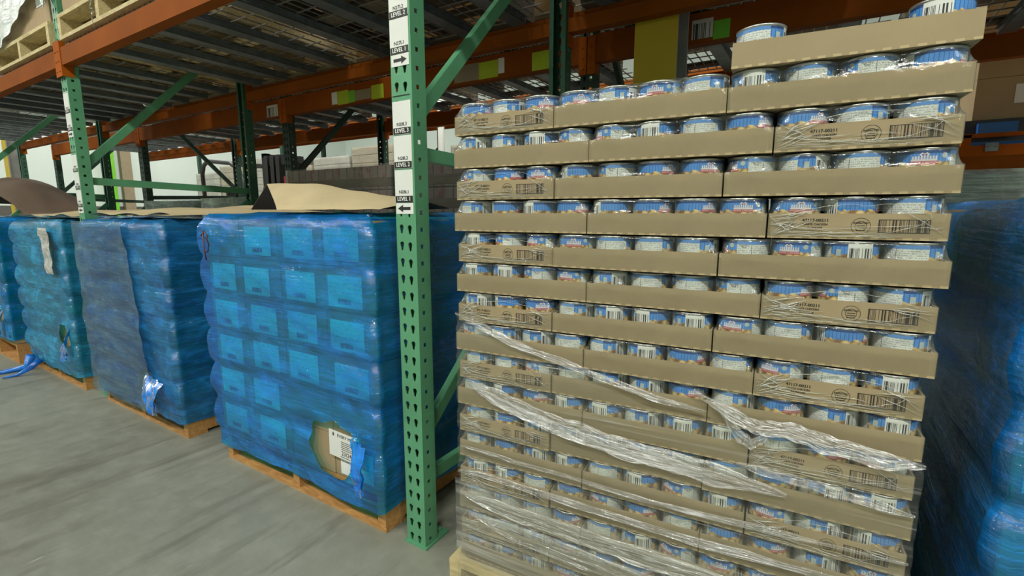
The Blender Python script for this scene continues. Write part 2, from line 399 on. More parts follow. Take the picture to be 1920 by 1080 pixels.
# ------------------------------------------------------------------ pallet racks
XF = (-7.62, -5.10, -2.58, -0.06, 2.46)      # left edges of the upright frames
PW = 0.08                                     # upright width
XC = {-7.62: 'fourth', -5.10: 'third', -2.58: 'second', -0.06: 'nearest', 2.46: 'rightmost'}
def teardrop(cx, cz, s=1.0):
    pts = []
    for k in range(9):                       # round top
        a = PI*k/8 - 0.25
        pts.append((cx + 0.0078*s*math.cos(a + 0.25), cz + 0.006 + 0.0078*math.sin(a + 0.25)))
    pts += [(cx - 0.0045*s, cz - 0.006), (cx - 0.0035*s, cz - 0.012), (cx, cz - 0.0145), (cx + 0.0035*s, cz - 0.012), (cx + 0.0045*s, cz - 0.006)]
    return pts
TOP = 3.35
def post_mesh(name, mat, side_holes=True):
    mb = MB(); P2 = 0.0508; nm = int(TOP/P2)
    vs, fs = plate_geo([(0, 0), (PW, 0), (PW, P2), (0, P2)], [teardrop(0.0215, 0.027, 1.05), teardrop(0.0545, 0.025, 1.05)], 0.0025)
    for k in range(nm): mb.add([(v[0], 0.00125 + v[2], v[1] + k*P2) for v in vs], fs)
    vs, fs = plate_geo([(0.0026, 0), (0.058, 0), (0.058, P2), (0.0026, P2)], [[(0.0185, 0.019), (0.0315, 0.019), (0.0315, 0.0315), (0.0185, 0.0315)]], 0.0025)
    for x in (0.00125, PW - 0.00125):
        for k in range(nm): mb.add([(x + v[2], v[0], v[1] + k*P2) for v in vs], fs)
    mb.box(0.0026, 0.02, 0.0556, 0.058, 0, TOP); mb.box(PW - 0.02, PW - 0.0026, 0.0556, 0.058, 0, TOP)
    return mb.mesh(name, mat)
POST = {'rear': post_mesh('post_rear', M['green_shaded']), 'green': post_mesh('post', M['green']), 'green_dark': post_mesh('post_dark', M['green_dark'])}
fp = MB(); fp.box(-0.008, PW+0.008, -0.006, 0.11, 0, 0.007); 
for bx in (0.018, 0.06): fp.lathe([(0.009, 0.007), (0.009, 0.016), (0.0001, 0.016)], 6, c=(bx, 0.09, 0), smooth=False, caps=False)
FOOT = {k: fp.mesh('foot_plate', M[k]) for k in ('green', 'green_dark')}
DEP = 1.03
def brace_mesh(y0, z0, y1, z1, mat):
    mb = MB(); w = 0.038
    a = Vector((0, y0, z0)); b = Vector((0, y1, z1)); d = (b-a).normalized(); n = Vector((1, 0, 0)).cross(d)
    mb.bar(a, b, 0.003, w, up=n, mi=0)                 # web
    for s in (1, -1):                                   # two flanges of the channel
        o = n*s*w/2
        mb.bar(a + o - Vector((0.012, 0, 0)), b + o - Vector((0.012, 0, 0)), 0.026, 0.003, up=n)
    return mb.mesh('brace', mat)
BR = {}
for k in ('green', 'green_dark'):
    l = [brace_mesh(0.05, 0.21, DEP-0.05, 0.21, M[k]), brace_mesh(0.05, 0.35, DEP-0.05, 1.17, M[k]),
         brace_mesh(0.05, 1.27, DEP-0.05, 1.245, M[k]), brace_mesh(0.05, 1.36, DEP-0.05, 2.30, M[k]),
         brace_mesh(0.05, 2.38, DEP-0.05, 2.38, M[k]), brace_mesh(0.05, 2.48, DEP-0.05, 3.2, M[k])]
    BR[k] = l
frames = {}
def frame(x, y, key, label, flip=False):
    g = thing('rack_upright_frame', label, 'rack frame', (x, y, 0), 0, 'upright frames of the pallet racks')
    link('post', POST[key], g)
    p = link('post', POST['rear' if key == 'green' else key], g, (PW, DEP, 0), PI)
    link('foot_plate', FOOT[key], g); link('foot_plate', FOOT[key], g, (PW, DEP, 0), PI)
    for i, m in enumerate(BR[key]):
        link('brace', m, g, (PW/2, DEP if flip else 0, 0), 0)
        if flip: g.children  # mirrored below
    if flip:
        for c in [o for o in col.objects if o.parent == g and o.name.startswith('brace')]: c.scale = (1, -1, 1)
    return g
for i, x in enumerate(XF):
    frames[x] = frame(x, 0.0, 'green', {
        -7.62: 'green front rack frame farthest down the row of the front rack',
        -5.10: 'green front rack frame at the left picture edge, beyond the labelled distant post',
        -2.58: 'green rack frame with labelled post standing behind the second and third blue pallets',
        -0.06: 'nearest green rack frame with teardrop holes and white location labels',
        2.46: 'green front rack frame out to the right past the can stack'}[x])
R2Y = 1.31
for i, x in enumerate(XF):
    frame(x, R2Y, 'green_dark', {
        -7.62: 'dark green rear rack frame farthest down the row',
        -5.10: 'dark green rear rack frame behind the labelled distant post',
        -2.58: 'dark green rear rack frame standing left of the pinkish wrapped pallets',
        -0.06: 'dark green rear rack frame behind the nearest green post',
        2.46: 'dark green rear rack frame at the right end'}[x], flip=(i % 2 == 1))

# beams: stepped box section with a shelf ledge, and a riveted connector at each end
BL = XF[1] - XF[0] - PW
def beam_mesh(h, mat):
    mb = MB()
    prof = [(0, 0), (0.052, 0), (0.052, h-0.03), (0.022, h-0.03), (0.022, h), (0, h)]    # y, z section, front face at y=0
    vs = [(x, p[0], p[1]) for x in (0, BL) for p in prof]; n = len(prof)
    fs = [tuple(range(n)), tuple(range(n, 2*n))[::-1]] + [(i, i+n, (i+1) % n+n, (i+1) % n) for i in range(n)]
    mb.add(vs, fs)
    return mb.mesh('beam_rail', mat)
def conn_mesh(mat):
    mb = MB(); mb.box(0, 0.003, -0.004, 0.05, -0.055, 0.125)
    mb.box(-0.042, 0.0, -0.004, -0.001, -0.055, 0.125)
    for z in (-0.03, 0.02, 0.07): mb.lathe([(0.006, 0), (0.006, 0.003), (0.0001, 0.004)], 8, c=(-0.02, -0.004, z), caps=False)
    return mb.mesh('end_connector', mat)
BM = {'o': (beam_mesh(0.088, M['orange']), conn_mesh(M['orange_bright'])), 'o2': (beam_mesh(0.13, M['orange']), conn_mesh(M['orange_bright']))}
def beam(x, y, z, back, key, label):
    g = thing('rack_beam', label, 'rack beam', (x + PW, y, z), 0, 'orange beams of the pallet racks')
    if back: 
        r = link('rail', BM[key][0], g, (BL, 0, 0), PI)
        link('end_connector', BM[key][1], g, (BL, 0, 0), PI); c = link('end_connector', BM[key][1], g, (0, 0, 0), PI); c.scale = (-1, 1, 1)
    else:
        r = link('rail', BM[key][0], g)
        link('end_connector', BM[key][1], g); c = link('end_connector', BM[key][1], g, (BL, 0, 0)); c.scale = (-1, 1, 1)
    return g
BAY = {-7.62: 'farthest bay', -5.10: 'bay left of the labelled distant post', -2.58: 'bay over the nearest blue pallets', -0.06: 'bay over the can stack'}
beams = {}
for x in XF[:-1]:
    beams[('f', x)] = beam(x, -0.012, 1.875, False, 'o', 'scuffed orange front beam of the front rack, ' + BAY[x])
    beams[('r', x)] = beam(x, DEP+0.012, 1.872, True, 'o', 'orange rear beam of the front rack, ' + BAY[x])
    beams[('f2', x)] = beam(x, R2Y-0.012, 1.825, False, 'o2', 'dark orange stickered beam of the rear rack, ' + BAY[x])
    beams[('r2', x)] = beam(x, R2Y+DEP+0.012, 1.83, True, 'o2', 'orange beam on the far side of the rear rack, ' + BAY[x])
# wire decks: mesh of welded wires on three channels, two decks per bay
def deck_mesh(L, D):
    wm = MB(); r = 0.0026
    y = 0.0
    while y <= D + 1e-6:
        wm.bar((0, y, 0), (L, y, 0), 2*r, 2*r); y += 0.1
    x = 0.0
    while x <= L + 1e-6:
        wm.bar((x, -0.004, 2*r), (x, D+0.004, 2*r), 2*r, 2*r, up=(1, 0, 0))
        wm.bar((x, -0.004, -0.03), (x, -0.004, 2*r), 2*r, 2*r); x += 0.052
    wm.bar((0, -0.004, -0.03), (L, -0.004, -0.03), 2*r, 2*r)
    me = wm.mesh('wire_mesh', M['wire'])
    cm = MB()
    cm.box(-0.035, 0.035, 0.02, D-0.02, -0.034, -0.0315); cm.box(-0.035, -0.0325, 0.02, D-0.02, -0.034, -0.004); cm.box(0.0325, 0.035, 0.02, D-0.02, -0.034, -0.004)
    cm.box(-0.046, -0.035, 0.02, D-0.02, -0.006, -0.004); cm.box(0.035, 0.046, 0.02, D-0.02, -0.006, -0.004)
    return me, cm.mesh('channel', M['galv'])
DK = deck_mesh(1.19, 1.0)
def deck(x, y, z, label):
    g = thing('wire_deck', label, 'wire deck', (x, y, z), 0, 'wire decks on the rack beams')
    link('wire_mesh', DK[0], g)
    for cx in (0.16, 0.45, 0.74, 1.03): link('support_channel', DK[1], g, (cx, 0, 0))
for x in XF[:-1]:
    for j, s in enumerate(('left', 'right')):
        deck(x + PW + 0.02 + j*1.22, 0.015, 1.984, 'grey wire deck, front rack, %s half, %s' % (s, BAY[x]))
        deck(x + PW + 0.02 + j*1.22, R2Y+0.015, 1.975, 'grey wire deck, rear rack, %s half, %s' % (s, BAY[x]))

# location labels on the posts (2D codes left blank)
def post_labels(parent, detail=True):
    def plate(z0, z1, x0=0.002, x1=0.0735):
        p = MB(); p.box(x0, x1, -0.0014, -0.0001, z0, z1)
        return p.build('location_label', M['white'], parent)
    def band(p, z0, z1, t):
        b = MB(); b.box(0.003, 0.0725, -0.0019, -0.0014, z0, z1); b.build('level_band', M['ink'], p)
        m = MB(); put_text(m, t, 0.0378, (z0+z1)/2, -0.0021, 0.0165, bold=2, wx=0.98); m.build('lettering', M['white'], p)
    def code(p, zc, t):
        m = MB(); put_text(m, t, 0.0378, zc, -0.0016, 0.0140, bold=2, wx=1.05); m.box(0.004, 0.0715, -0.0016, -0.0014, zc+0.079, zc+0.081)
        m.build('lettering', M['ink'], p)
    for z0, z1, zc, t, b0, b1, lv in ((1.637, 1.745, 1.660, 'N27L2', 1.633, 1.653, 'LEVEL 2'), (1.54, 1.632, 1.566, 'N27L1', 1.538, 1.557, 'LEVEL 1'),
                                      (1.317, 1.41, 1.345, 'N28L3', 1.318, 1.336, 'LEVEL 3'), (1.22, 1.314, 1.249, 'N28L2', 1.221, 1.240, 'LEVEL 2'),
                                      (1.123, 1.216, 1.152, 'N28L1', 1.122, 1.141, 'LEVEL 1')):
        p = plate(z0, z1); band(p, b0, b1, lv); code(p, zc, t)
    for z0, z1, d in ((1.505, 1.537, 1), (1.088, 1.120, -1)):
        p = plate(z0, z1, 0.004, 0.073)
        m = MB(); zc = (z0+z1)/2; cx = 0.038
        pts = [(-0.024, -0.0045), (0.006, -0.0045), (0.006, -0.011), (0.027, 0), (0.006, 0.011), (0.006, 0.0045), (-0.024, 0.0045)]
        m.add([(cx + d*a, -0.0017, zc + b) for a, b in pts], [tuple(range(7))])
        m.build('arrow', M['ink'], p)
post_labels(frames[-0.06]); post_labels(frames[-2.58])

# stickers on the rear rack's front beams (parts of those beams)
def sticker(bx, x0, x1, z0, z1, mat, name='sticker', uv=False, txt=None, y=-0.0012):
    p = beams[('f2', bx)]; ox = bx + PW; oz = 1.825
    m = MB()
    m.add([(x0-ox, y, z0-oz), (x1-ox, y, z0-oz), (x1-ox, y, z1-oz), (x0-ox, y, z1-oz)], [(0, 1, 2, 3)], 0, [((0, 0), (1, 0), (1, 1), (0, 1))])
    o = m.build(name, M[mat], p)
    return o
sticker(-2.58, -1.90, -1.785, 1.832, 1.922, 'lime', 'lime_sticker')
sticker(-2.58, -1.56, -1.445, 1.83, 1.918, 'lime', 'lime_sticker')
sticker(-2.58, -1.785, -1.72, 1.835, 1.912, 'limegreen', 'green_sticker')
sticker(-2.58, -1.72, -1.565, 1.84, 1.905, 'tan', 'paper_tag')
sticker(-2.58, -1.96, -1.902, 1.84, 1.922, 'white', 'paper_tag')
sticker(-5.10, -2.745, -2.60, 1.83, 1.918, 'tagbar', 'barcode_label')
sticker(-2.58, -0.86, -0.682, 1.838, 1.93, 'tan', 'paper_tag')
sticker(-2.58, -0.682, -0.552, 1.836, 1.926, 'lime', 'lime_sticker')
sticker(-2.58, -0.55, -0.51, 1.85, 1.93, 'white', 'paper_tag')
sticker(-2.58, -0.335, -0.22, 1.832, 1.924, 'lime', 'lime_sticker')
sticker(-0.06, 0.478, 0.566, 1.845, 1.925, 'tagbar', 'barcode_label')
sticker(-0.06, 0.568, 0.635, 1.832, 1.908, 'limegreen', 'green_sticker')

# building column in the flue between the racks
for cx, lab in ((0.29, 'yellow faced steel building column between the racks, behind the can stack'), (-8.75, 'yellow faced steel building column far down the row at the left')):
    g = thing('building_column', lab, 'column', (cx, 1.09, 0), 0, 'yellow building columns')
    m = MB(); m.box(0, 0.18, 0, 0.004, 0, 5); m.build('yellow_panel', M['yellow'], g)
    m = MB(); m.box(0, 0.18, 0.004, 0.014, 0, 5); m.box(0.08, 0.10, 0.014, 0.17, 0, 5); m.box(0, 0.18, 0.17, 0.184, 0, 5)
    m.build('steel_section', M['colgrey'], g)

# ------------------------------------------------------------------ wooden pallets
def pallet_meshes(L, D, H, mat):
    """stringer pallet: L along x (front), D along y"""
    s = MB(); s.box(-0.019, 0.019, 0, D, 0.017, H-0.019)
    st = s.mesh('stringer', mat)
    tb = MB(); tb.box(0, L, 0, 0.09, H-0.019, H)
    bb = MB(); bb.box(0, L, 0, 0.09, 0, 0.017)
    return st, tb.mesh('deck_board', mat), bb.mesh('bottom_board', mat)
def pallet(label, x, y, z, L, D, H, key, rz=0, group='wooden pallets'):
    k = (round(L, 3), round(D, 3), round(H, 3), key)
    if k not in _pm: _pm[k] = pallet_meshes(L, D, H, M[key])
    st, tb, bb = _pm[k]
    g = thing('wooden_pallet', label, 'pallet', (x, y, z), rz, group)
    for sx in (0.02, L/2, L-0.02): link('stringer', st, g, (sx, 0, 0))
    n = 7
    for i in range(n): link('deck_board', tb, g, (0, (D-0.09)*i/(n-1), 0))
    for i in range(3): link('bottom_board', bb, g, (0, (D-0.09)*i/2, 0))
    return g
_pm = {}

# ------------------------------------------------------------------ the stack of canned goods
S_O = Vector((0.269, -0.122, 0)); S_A = 0.07      # front left corner of the stack and its small yaw
PITCH = 0.0856; R = 0.0415; CH = 0.0700; TH = 0.0435
def row_z(r): return 1.2730 - 0.0751*r if r <= 7 else 0.7473 - 0.0728*(r-7)
def sp(u, d, z):                                  # stack coordinates -> world (u along front, d into the rack)
    ca, sa = math.cos(S_A), math.sin(S_A)
    return (S_O.x + u*ca - d*sa, S_O.y + u*sa + d*ca, z)
# one can: tin body with rims, and a paper label with panels
cb = MB()
cb.lathe([(0.034, 0.0015), (0.0385, 0.0), (R, 0.0012), (R, 0.003), (0.0398, 0.0045), (0.0398, CH-0.0045), (R, CH-0.003), (R, CH-0.0006), (0.0405, CH), (0.0385, CH-0.0005), (0.038, CH-0.004), (0.020, CH-0.0042), (0.0005, CH-0.0035)], 36)
CAN_BODY = cb.mesh('tin_can', M['tin'])
lb = MB()
RL = 0.0402
secs = [('lab_wide', 78), ('lab_mid', 88), ('facts', 100), ('lab_narrow', 40), ('canbar', 54)]
LM = ['lab_wide', 'lab_mid', 'facts', 'lab_narrow', 'canbar', 'logo_white', 'logo_red', 'badge', 'ink']
a0 = 0.0; SEC = {}
z0, z1 = 0.0046, CH-0.0046
for k, (nm, dg) in enumerate(secs):
    n = max(4, int(dg/8)); SEC[nm] = (a0, dg)
    for i in range(n):
        u0, u1 = i/n, (i+1)/n
        A, B = math.radians(a0+dg*u0), math.radians(a0+dg*u1)
        lb.add([(RL*math.cos(A), RL*math.sin(A), z0), (RL*math.cos(B), RL*math.sin(B), z0), (RL*math.cos(B), RL*math.sin(B), z1), (RL*math.cos(A), RL*math.sin(A), z1)],
               [(0, 1, 2, 3)], k, [((u0, 0), (u1, 0), (u1, 1), (u0, 1))], smooth=True)
    a0 += dg
def wrapg(vs, fs, ac, zc, rr, mi):               # wrap flat art (x, z) round the label at angle ac (degrees); text reads left to right from outside
    lb.add([(rr*math.cos(math.radians(ac) + v[0]/RL), rr*math.sin(math.radians(ac) + v[0]/RL), zc+v[1]) for v in vs], fs, mi)
def strip(x0, x1, za, zb, ac, rr, mi, n=8):
    vs = []; fs = []
    for i in range(n+1):
        x = x0+(x1-x0)*i/n; vs += [(x, za), (x, zb)]
    for i in range(n): fs.append((2*i, 2*i+2, 2*i+3, 2*i+1))
    wrapg(vs, fs, ac, 0, rr, mi)
lc = SEC['lab_mid'][0] + 36
strip(-0.0165, 0.0165, 0.0490, 0.0520, lc, RL+0.0002, 5)
for i in range(9):                                # block lettering of the brand plate, too small to read
    x = -0.0155 + i*0.00365
    strip(x, x+0.0025, 0.0515, 0.0570 if i not in (3, 4, 5) else 0.0580, lc, RL+0.0003, 5, 2)
wrapg([(-0.006, 0.058), (0.006, 0.058), (0.006, 0.0600), (0.003, 0.0625), (0.0, 0.0605), (-0.003, 0.0625), (-0.006, 0.0600)], [(0, 1, 2, 3, 4, 5, 6)], lc, 0, RL+0.0003, 5)
wrapg([(-0.0035, 0.0585), (-0.001, 0.0585), (-0.0022, 0.061)], [(0, 1, 2)], lc, 0, RL+0.0005, 6)
wrapg([(0.0010, 0.0585), (0.0035, 0.0585), (0.0022, 0.061)], [(0, 1, 2)], lc, 0, RL+0.0005, 6)
strip(-0.0185, 0.0185, 0.0440, 0.0492, lc, RL+0.0003, 6)
vs, fs = text_geo('WHITE CHICKEN')
wrapg([(v[0]*0.0046, v[1]*0.0046+0.0466) for v in vs], fs, lc, 0, RL+0.0005, 5)
bc = SEC['lab_mid'][0] + 74
wrapg([(0.0042*math.cos(2*PI*k/14), 0.0575+0.0042*math.sin(2*PI*k/14)) for k in range(14)], [tuple(range(14))], bc, 0, RL+0.0003, 7)
fc = SEC['facts'][0] + 18
vs, fs = text_geo('Nutrition'); wrapg([(v[0]*0.0042, v[1]*0.0042+0.0580) for v in vs], fs, fc, 0, RL+0.0004, 8)
vs, fs = text_geo('Facts'); wrapg([(v[0]*0.0042, v[1]*0.0042+0.0545) for v in vs], fs, fc, 0, RL+0.0004, 8)
strip(-0.004, 0.004, 0.044, 0.056, SEC['lab_narrow'][0]+20, RL+0.0003, 7)
CAN_LAB = lb.mesh('paper_label', [M[k] for k in LM])
can0 = link('tin_can', CAN_BODY); lab0 = link('paper_label', CAN_LAB, can0)
first_can = [True]
def can(loc, rz, label, group='tins of chicken in the front row of the trays'):
    if first_can[0]:
        first_can[0] = False; c = can0; c.location = loc; c.rotation_euler = (0, 0, rz)
    else: c = copy_tree(can0, [lab0], loc, rz)
    return tag(c, label, 'tin can', group)

# trays: low cardboard tray + its own shrink film (+ printing and torn film edge on the short end)
def tray_mesh(W, D):
    m = MB(); w = 0.0028
    m.box(0, W, 0, D, 0, 0.0018)
    m.box(0, W, 0, w, 0.0018, TH); m.box(0, W, D-w, D, 0.0018, TH)
    m.box(0, w, w, D-w, 0.0018, TH); m.box(W-w, W, w, D-w, 0.0018, TH)
    me = m.mesh('can_tray', M['card']); return me
def film_mesh(W, D, nx, ny, torn, seed=0):
    m = MB(); cs = [((i+.5)*W/nx, (j+.5)*D/ny) for i in range(nx) for j in range(ny)]
    P = []
    NX, NY = nx*10, ny*10
    for i in range(NX): P.append((W*i/NX, 0, 0, -1))
    for i in range(NY): P.append((W, D*i/NY, 1, 0))
    for i in range(NX): P.append((W*(1-i/NX), D, 0, 1))
    for i in range(NY): P.append((0, D*(1-i/NY), -1, 0))
    N = len(P); rows = []
    hs = [0.003, 0.015, 0.030, TH, TH+0.004, TH+0.009, TH+0.015, TH+0.021, CH+0.0015]
    for k, h in enumerate(hs):
        for p in P:
            x, y = p[0], p[1]
            e = 0.0012
            if h <= TH:
                q = (x + p[2]*e, y + p[3]*e)
                wv = 0.0008*noise.noise(Vector((x*25+seed, y*25, h*60)))
                q = (q[0] + p[2]*wv, q[1] + p[3]*wv)
            else:
                t = (h-TH)/(CH-TH)
                c = min(cs, key=lambda c: (c[0]-x)**2 + (c[1]-y)**2)
                dx, dy = x-c[0], y-c[1]; L = math.hypot(dx, dy)
                tgt = (c[0]+dx/L*(R+0.001), c[1]+dy/L*(R+0.001))
                dd = math.hypot(tgt[0]-x, tgt[1]-y)
                near_corner = (min(x, W-x) < 0.03 and min(y, D-y) < 0.03)
                mx = 0.03 if near_corner else 0.0065
                f = min(1.0, mx/dd) if dd > 0 else 0
                tt = t**0.75 * f
                q = (x + (tgt[0]-x)*tt, y + (tgt[1]-y)*tt)
                wv = 0.0022*noise.noise(Vector((x*40+seed, y*40, h*50)))*math.sin(PI*min(1, t))
                q = (q[0] + p[2]*wv, q[1] + p[3]*wv)
            rows.append((q[0], q[1], h))
    # top ring folding in over the can rims
    for p in P:
        x, y = p[0], p[1]; ins = 0.022
        rows.append((min(max(x, ins), W-ins), min(max(y, ins), D-ins), CH+0.0022))
    K = len(hs)+1
    fs = []
    for k in range(K-1):
        for i in range(N):
            a = rows[k*N+i]
            if torn and i < NX:
                cx = (rows[k*N+i][0] + rows[k*N+(i+1) % N][0])/2; cz = (rows[k*N+i][2] + rows[(k+1)*N+i][2])/2
                ex, ez, rx, rz = torn
                if ((cx-ex)/rx)**2 + ((cz-ez)/rz)**2 < 1 + 0.25*noise.noise(Vector((cx*30, cz*60, seed))): continue
            fs.append((k*N+i, k*N+(i+1) % N, (k+1)*N+(i+1) % N, (k+1)*N+i))
    m.add(rows, fs, smooth=True)
    return m.mesh('shrink_film', M['clear'])
LW, LD = 4*PITCH-0.0022, 3*PITCH-0.0022
SW, SD = 3*PITCH-0.0022, 4*PITCH-0.0022
T_L = tray_mesh(LW, LD); T_S = tray_mesh(SW, SD)
F_L = [film_mesh(LW, LD, 4, 3, None, s) for s in (1.3, 5.1)]
F_S = [film_mesh(SW, SD, 3, 4, (0.135, 0.036, 0.098, 0.024), 2.2), film_mesh(SW, SD, 3, 4, (0.125, 0.030, 0.085, 0.022), 8.2)]
pm = MB()                                          # printing on the short end
put_text(pm, '47117-00211', 0.073, 0.0315, -0.0003, 0.0075, bold=2)
put_text(pm, 'WHITE CHICKEN', 0.073, 0.0245, -0.0003, 0.0048, bold=2); put_text(pm, 'IN WATER', 0.073, 0.0185, -0.0003, 0.0048, bold=2)
put_text(pm, 'INSPECTED', 0.139, 0.0275, -0.0003, 0.0042, bold=2)
for rr in (0.0138, 0.0085):
    n = 28; vs = []; fs = []
    for k in range(n):
        a = 2*PI*k/n
        for q in (rr, rr-0.0007): vs.append((0.139 + q*math.cos(a), -0.0003, 0.0225 + q*math.sin(a)))
    for k in range(n): b = (k+1) % n; fs.append((2*k, 2*b, 2*b+1, 2*k+1))
    pm.add(vs, fs)
for dz in (0.0225, 0.0185, 0.0145): pm.box(0.133, 0.145, -0.0004, -0.0002, dz, dz+0.0012)
bx0, bx1, bz0, bz1 = 0.163, 0.231, 0.0115, 0.0335
pm.add([(bx0, -0.0003, bz0), (bx1, -0.0003, bz0), (bx1, -0.0003, bz1), (bx0, -0.0003, bz1)], [(0, 1, 2, 3)], 1, [((0.06, 0), (0.94, 0), (0.94, 1), (0.06, 1))])
pm.box(bx0, bx1, -0.0005, -0.0002, bz1-0.001, bz1); pm.box(bx0, bx1, -0.0005, -0.0002, bz0, bz0+0.001)
PRINT = pm.mesh('end_print', [M['ink'], M['traybar']])
def edge_mesh(seed):
    m = MB(); rnd = random.Random(seed)
    ex, ez, rx, rz = 0.13, 0.035, 0.098, 0.024
    pts = []
    for k in range(49):
        a = 2*PI*k/48
        x = ex + rx*(1 + 0.10*noise.noise(Vector((math.cos(a)*2, math.sin(a)*2, seed))))*math.cos(a)
        z = ez + rz*(1 + 0.22*noise.noise(Vector((math.cos(a)*3, math.sin(a)*3, seed+9))))*math.sin(a)
        y = -0.0028 - 0.0015*rnd.random()
        if z > TH: y += (z-TH)*0.22
        pts.append((x, y, max(z, 0.006)))
    m.tube(pts, [0.0003 + 0.0006*rnd.random()*abs(noise.noise(Vector((i*0.3, seed, 2))))*2 for i, _ in enumerate(pts)], 4)
    for q in range(14):                           # gathered creases radiating to the tray corners
        sx = rnd.choice((-1, -1, 1)); cx = ex + sx*rx*rnd.uniform(0.55, 0.95)
        x1 = 0.003 if sx < 0 else SW-0.003
        za, zb = rnd.uniform(0.010, 0.052), rnd.uniform(0.003, 0.050)
        m.tube([(cx, -0.0030, za), ((cx*2+x1)/3, -0.0034, (2*za+zb)/3 + rnd.uniform(-0.003, 0.003)), ((cx+2*x1)/3, -0.0030, (za+2*zb)/3 + rnd.uniform(-0.003, 0.003)), (x1, -0.0022, zb)], [0.0002, rnd.uniform(0.0004, 0.0011), 0.0005, 0.0002], 4)
    for q in range(11):
        x0 = rnd.uniform(0.01, 0.12); zc = rnd.uniform(0.003, 0.014) if q < 8 else rnd.uniform(0.014, 0.03); l = rnd.uniform(0.05, 0.13)
        m.tube([(x0, -0.0026, zc), (x0+l*0.4, -0.0032, zc + rnd.uniform(-0.002, 0.003)), (x0+l*0.7, -0.0032, zc + rnd.uniform(-0.002, 0.002)), (x0+l, -0.0026, zc + rnd.uniform(-0.003, 0.003))], [0.0002, rnd.uniform(0.0003, 0.0008), 0.0005, 0.0002], 4)
    return m.mesh('film_edge', M['rim'])
EDGE = [edge_mesh(s) for s in (1, 2, 3)]
ORD = ['first', 'second', 'third', 'fourth', 'fifth', 'sixth', 'seventh', 'eighth', 'ninth', 'tenth', 'eleventh', 'twelfth', 'thirteenth', 'fourteenth', 'fifteenth', 'sixteenth', 'seventeenth']
NR = 16
rest = MB()
tray_proto = {}
for r in range(NR):
    z = row_z(r); seq = 'SLL' if r % 2 == 0 else 'LLS'
    jit = (0.003 if r % 2 == 0 else -0.003) + random.uniform(-0.002, 0.002)
    u = 0.0 + jit; ci = 0
    for k, ty in enumerate(seq):
        W, D = (LW, LD) if ty == 'L' else (SW, SD)
        dj = random.uniform(-0.003, 0.004)
        side = ('left', 'middle', 'right')[k]
        layer = ('%s layer from the top' % ORD[r+1]) if r < 15 else 'bottom layer'
        lab = '%s cardboard tray of tins, %s of the %s' % ('plain' if ty == 'L' else 'printed', side, layer)
        loc = sp(u, dj, z)
        tr = link('can_tray', T_L if ty == 'L' else T_S, None, loc, S_A)
        tag(tr, lab, 'cardboard tray', 'shrink-wrapped trays of tins on the pallet')
        link('shrink_film', (F_L if ty == 'L' else F_S)[(r+k) % 2], tr)
        if ty == 'S':
            link('end_print', PRINT, tr); link('film_edge', EDGE[(r//2) % 3], tr)
        nx, ny = (4, 3) if ty == 'L' else (3, 4)
        for i in range(nx):
            ci += 1
            for j in range(ny):
                cu, cd = u + (i+.5)*W/nx, dj + (j+.5)*D/ny
                p = sp(cu, cd, z+0.0018)
                if j == 0:
                    can(p, random.uniform(0, 2*PI), 'blue and white labelled tin, %s from the left in the %s' % (ORD[ci-1], layer))
                else:
                    rest.lathe([(R-0.001, 0), (R, 0.002), (R, CH-0.001), (R-0.002, CH)], 14, c=(p[0], p[1], p[2]), smooth=True)
        u += (4 if ty == 'L' else 3)*PITCH + random.uniform(-0.0008, 0.0012)
o = rest.build('tin_can', M['tin']); tag(o, 'mass of tins filling the trays behind the front row of tins', 'tin cans', kind='stuff')
# trays behind the front ones
BT = MB().box(0, 0.47, 0, 0.80, 0, TH).mesh('can_tray', M['card'])
# open tray on top with two loose tins
tz = 1.3465
tt = link('can_tray', T_L, None, (S_O.x + 0.603, S_O.y - 0.006 + 0.603*0.07, tz), S_A+0.012)
tag(tt, 'unwrapped open cardboard tray on the very top of the stack at right', 'cardboard tray')
for i, rz, lab in ((0, 0.56, 'loose blue and white tin at the left end of the open top tray'), (3, -1.35, 'loose tin with barcode facing out at the right end of the open top tray')):
    aa = S_A+0.012; mx, my = (i+.5)*LW/4, 0.048; mloc = tt.location + Vector((mx*math.cos(aa)-my*math.sin(aa), mx*math.sin(aa)+my*math.cos(aa), 0.0018)); can(mloc, rz, lab, 'loose tins in the open top tray')
# pallet below
gp = pallet('pale new wooden pallet under the stack of tins', *sp(-0.035, -0.012, 0), 1.016, 1.20, 0.148, 'wood_pale', S_A)
gp['group'] = 'wooden pallets'

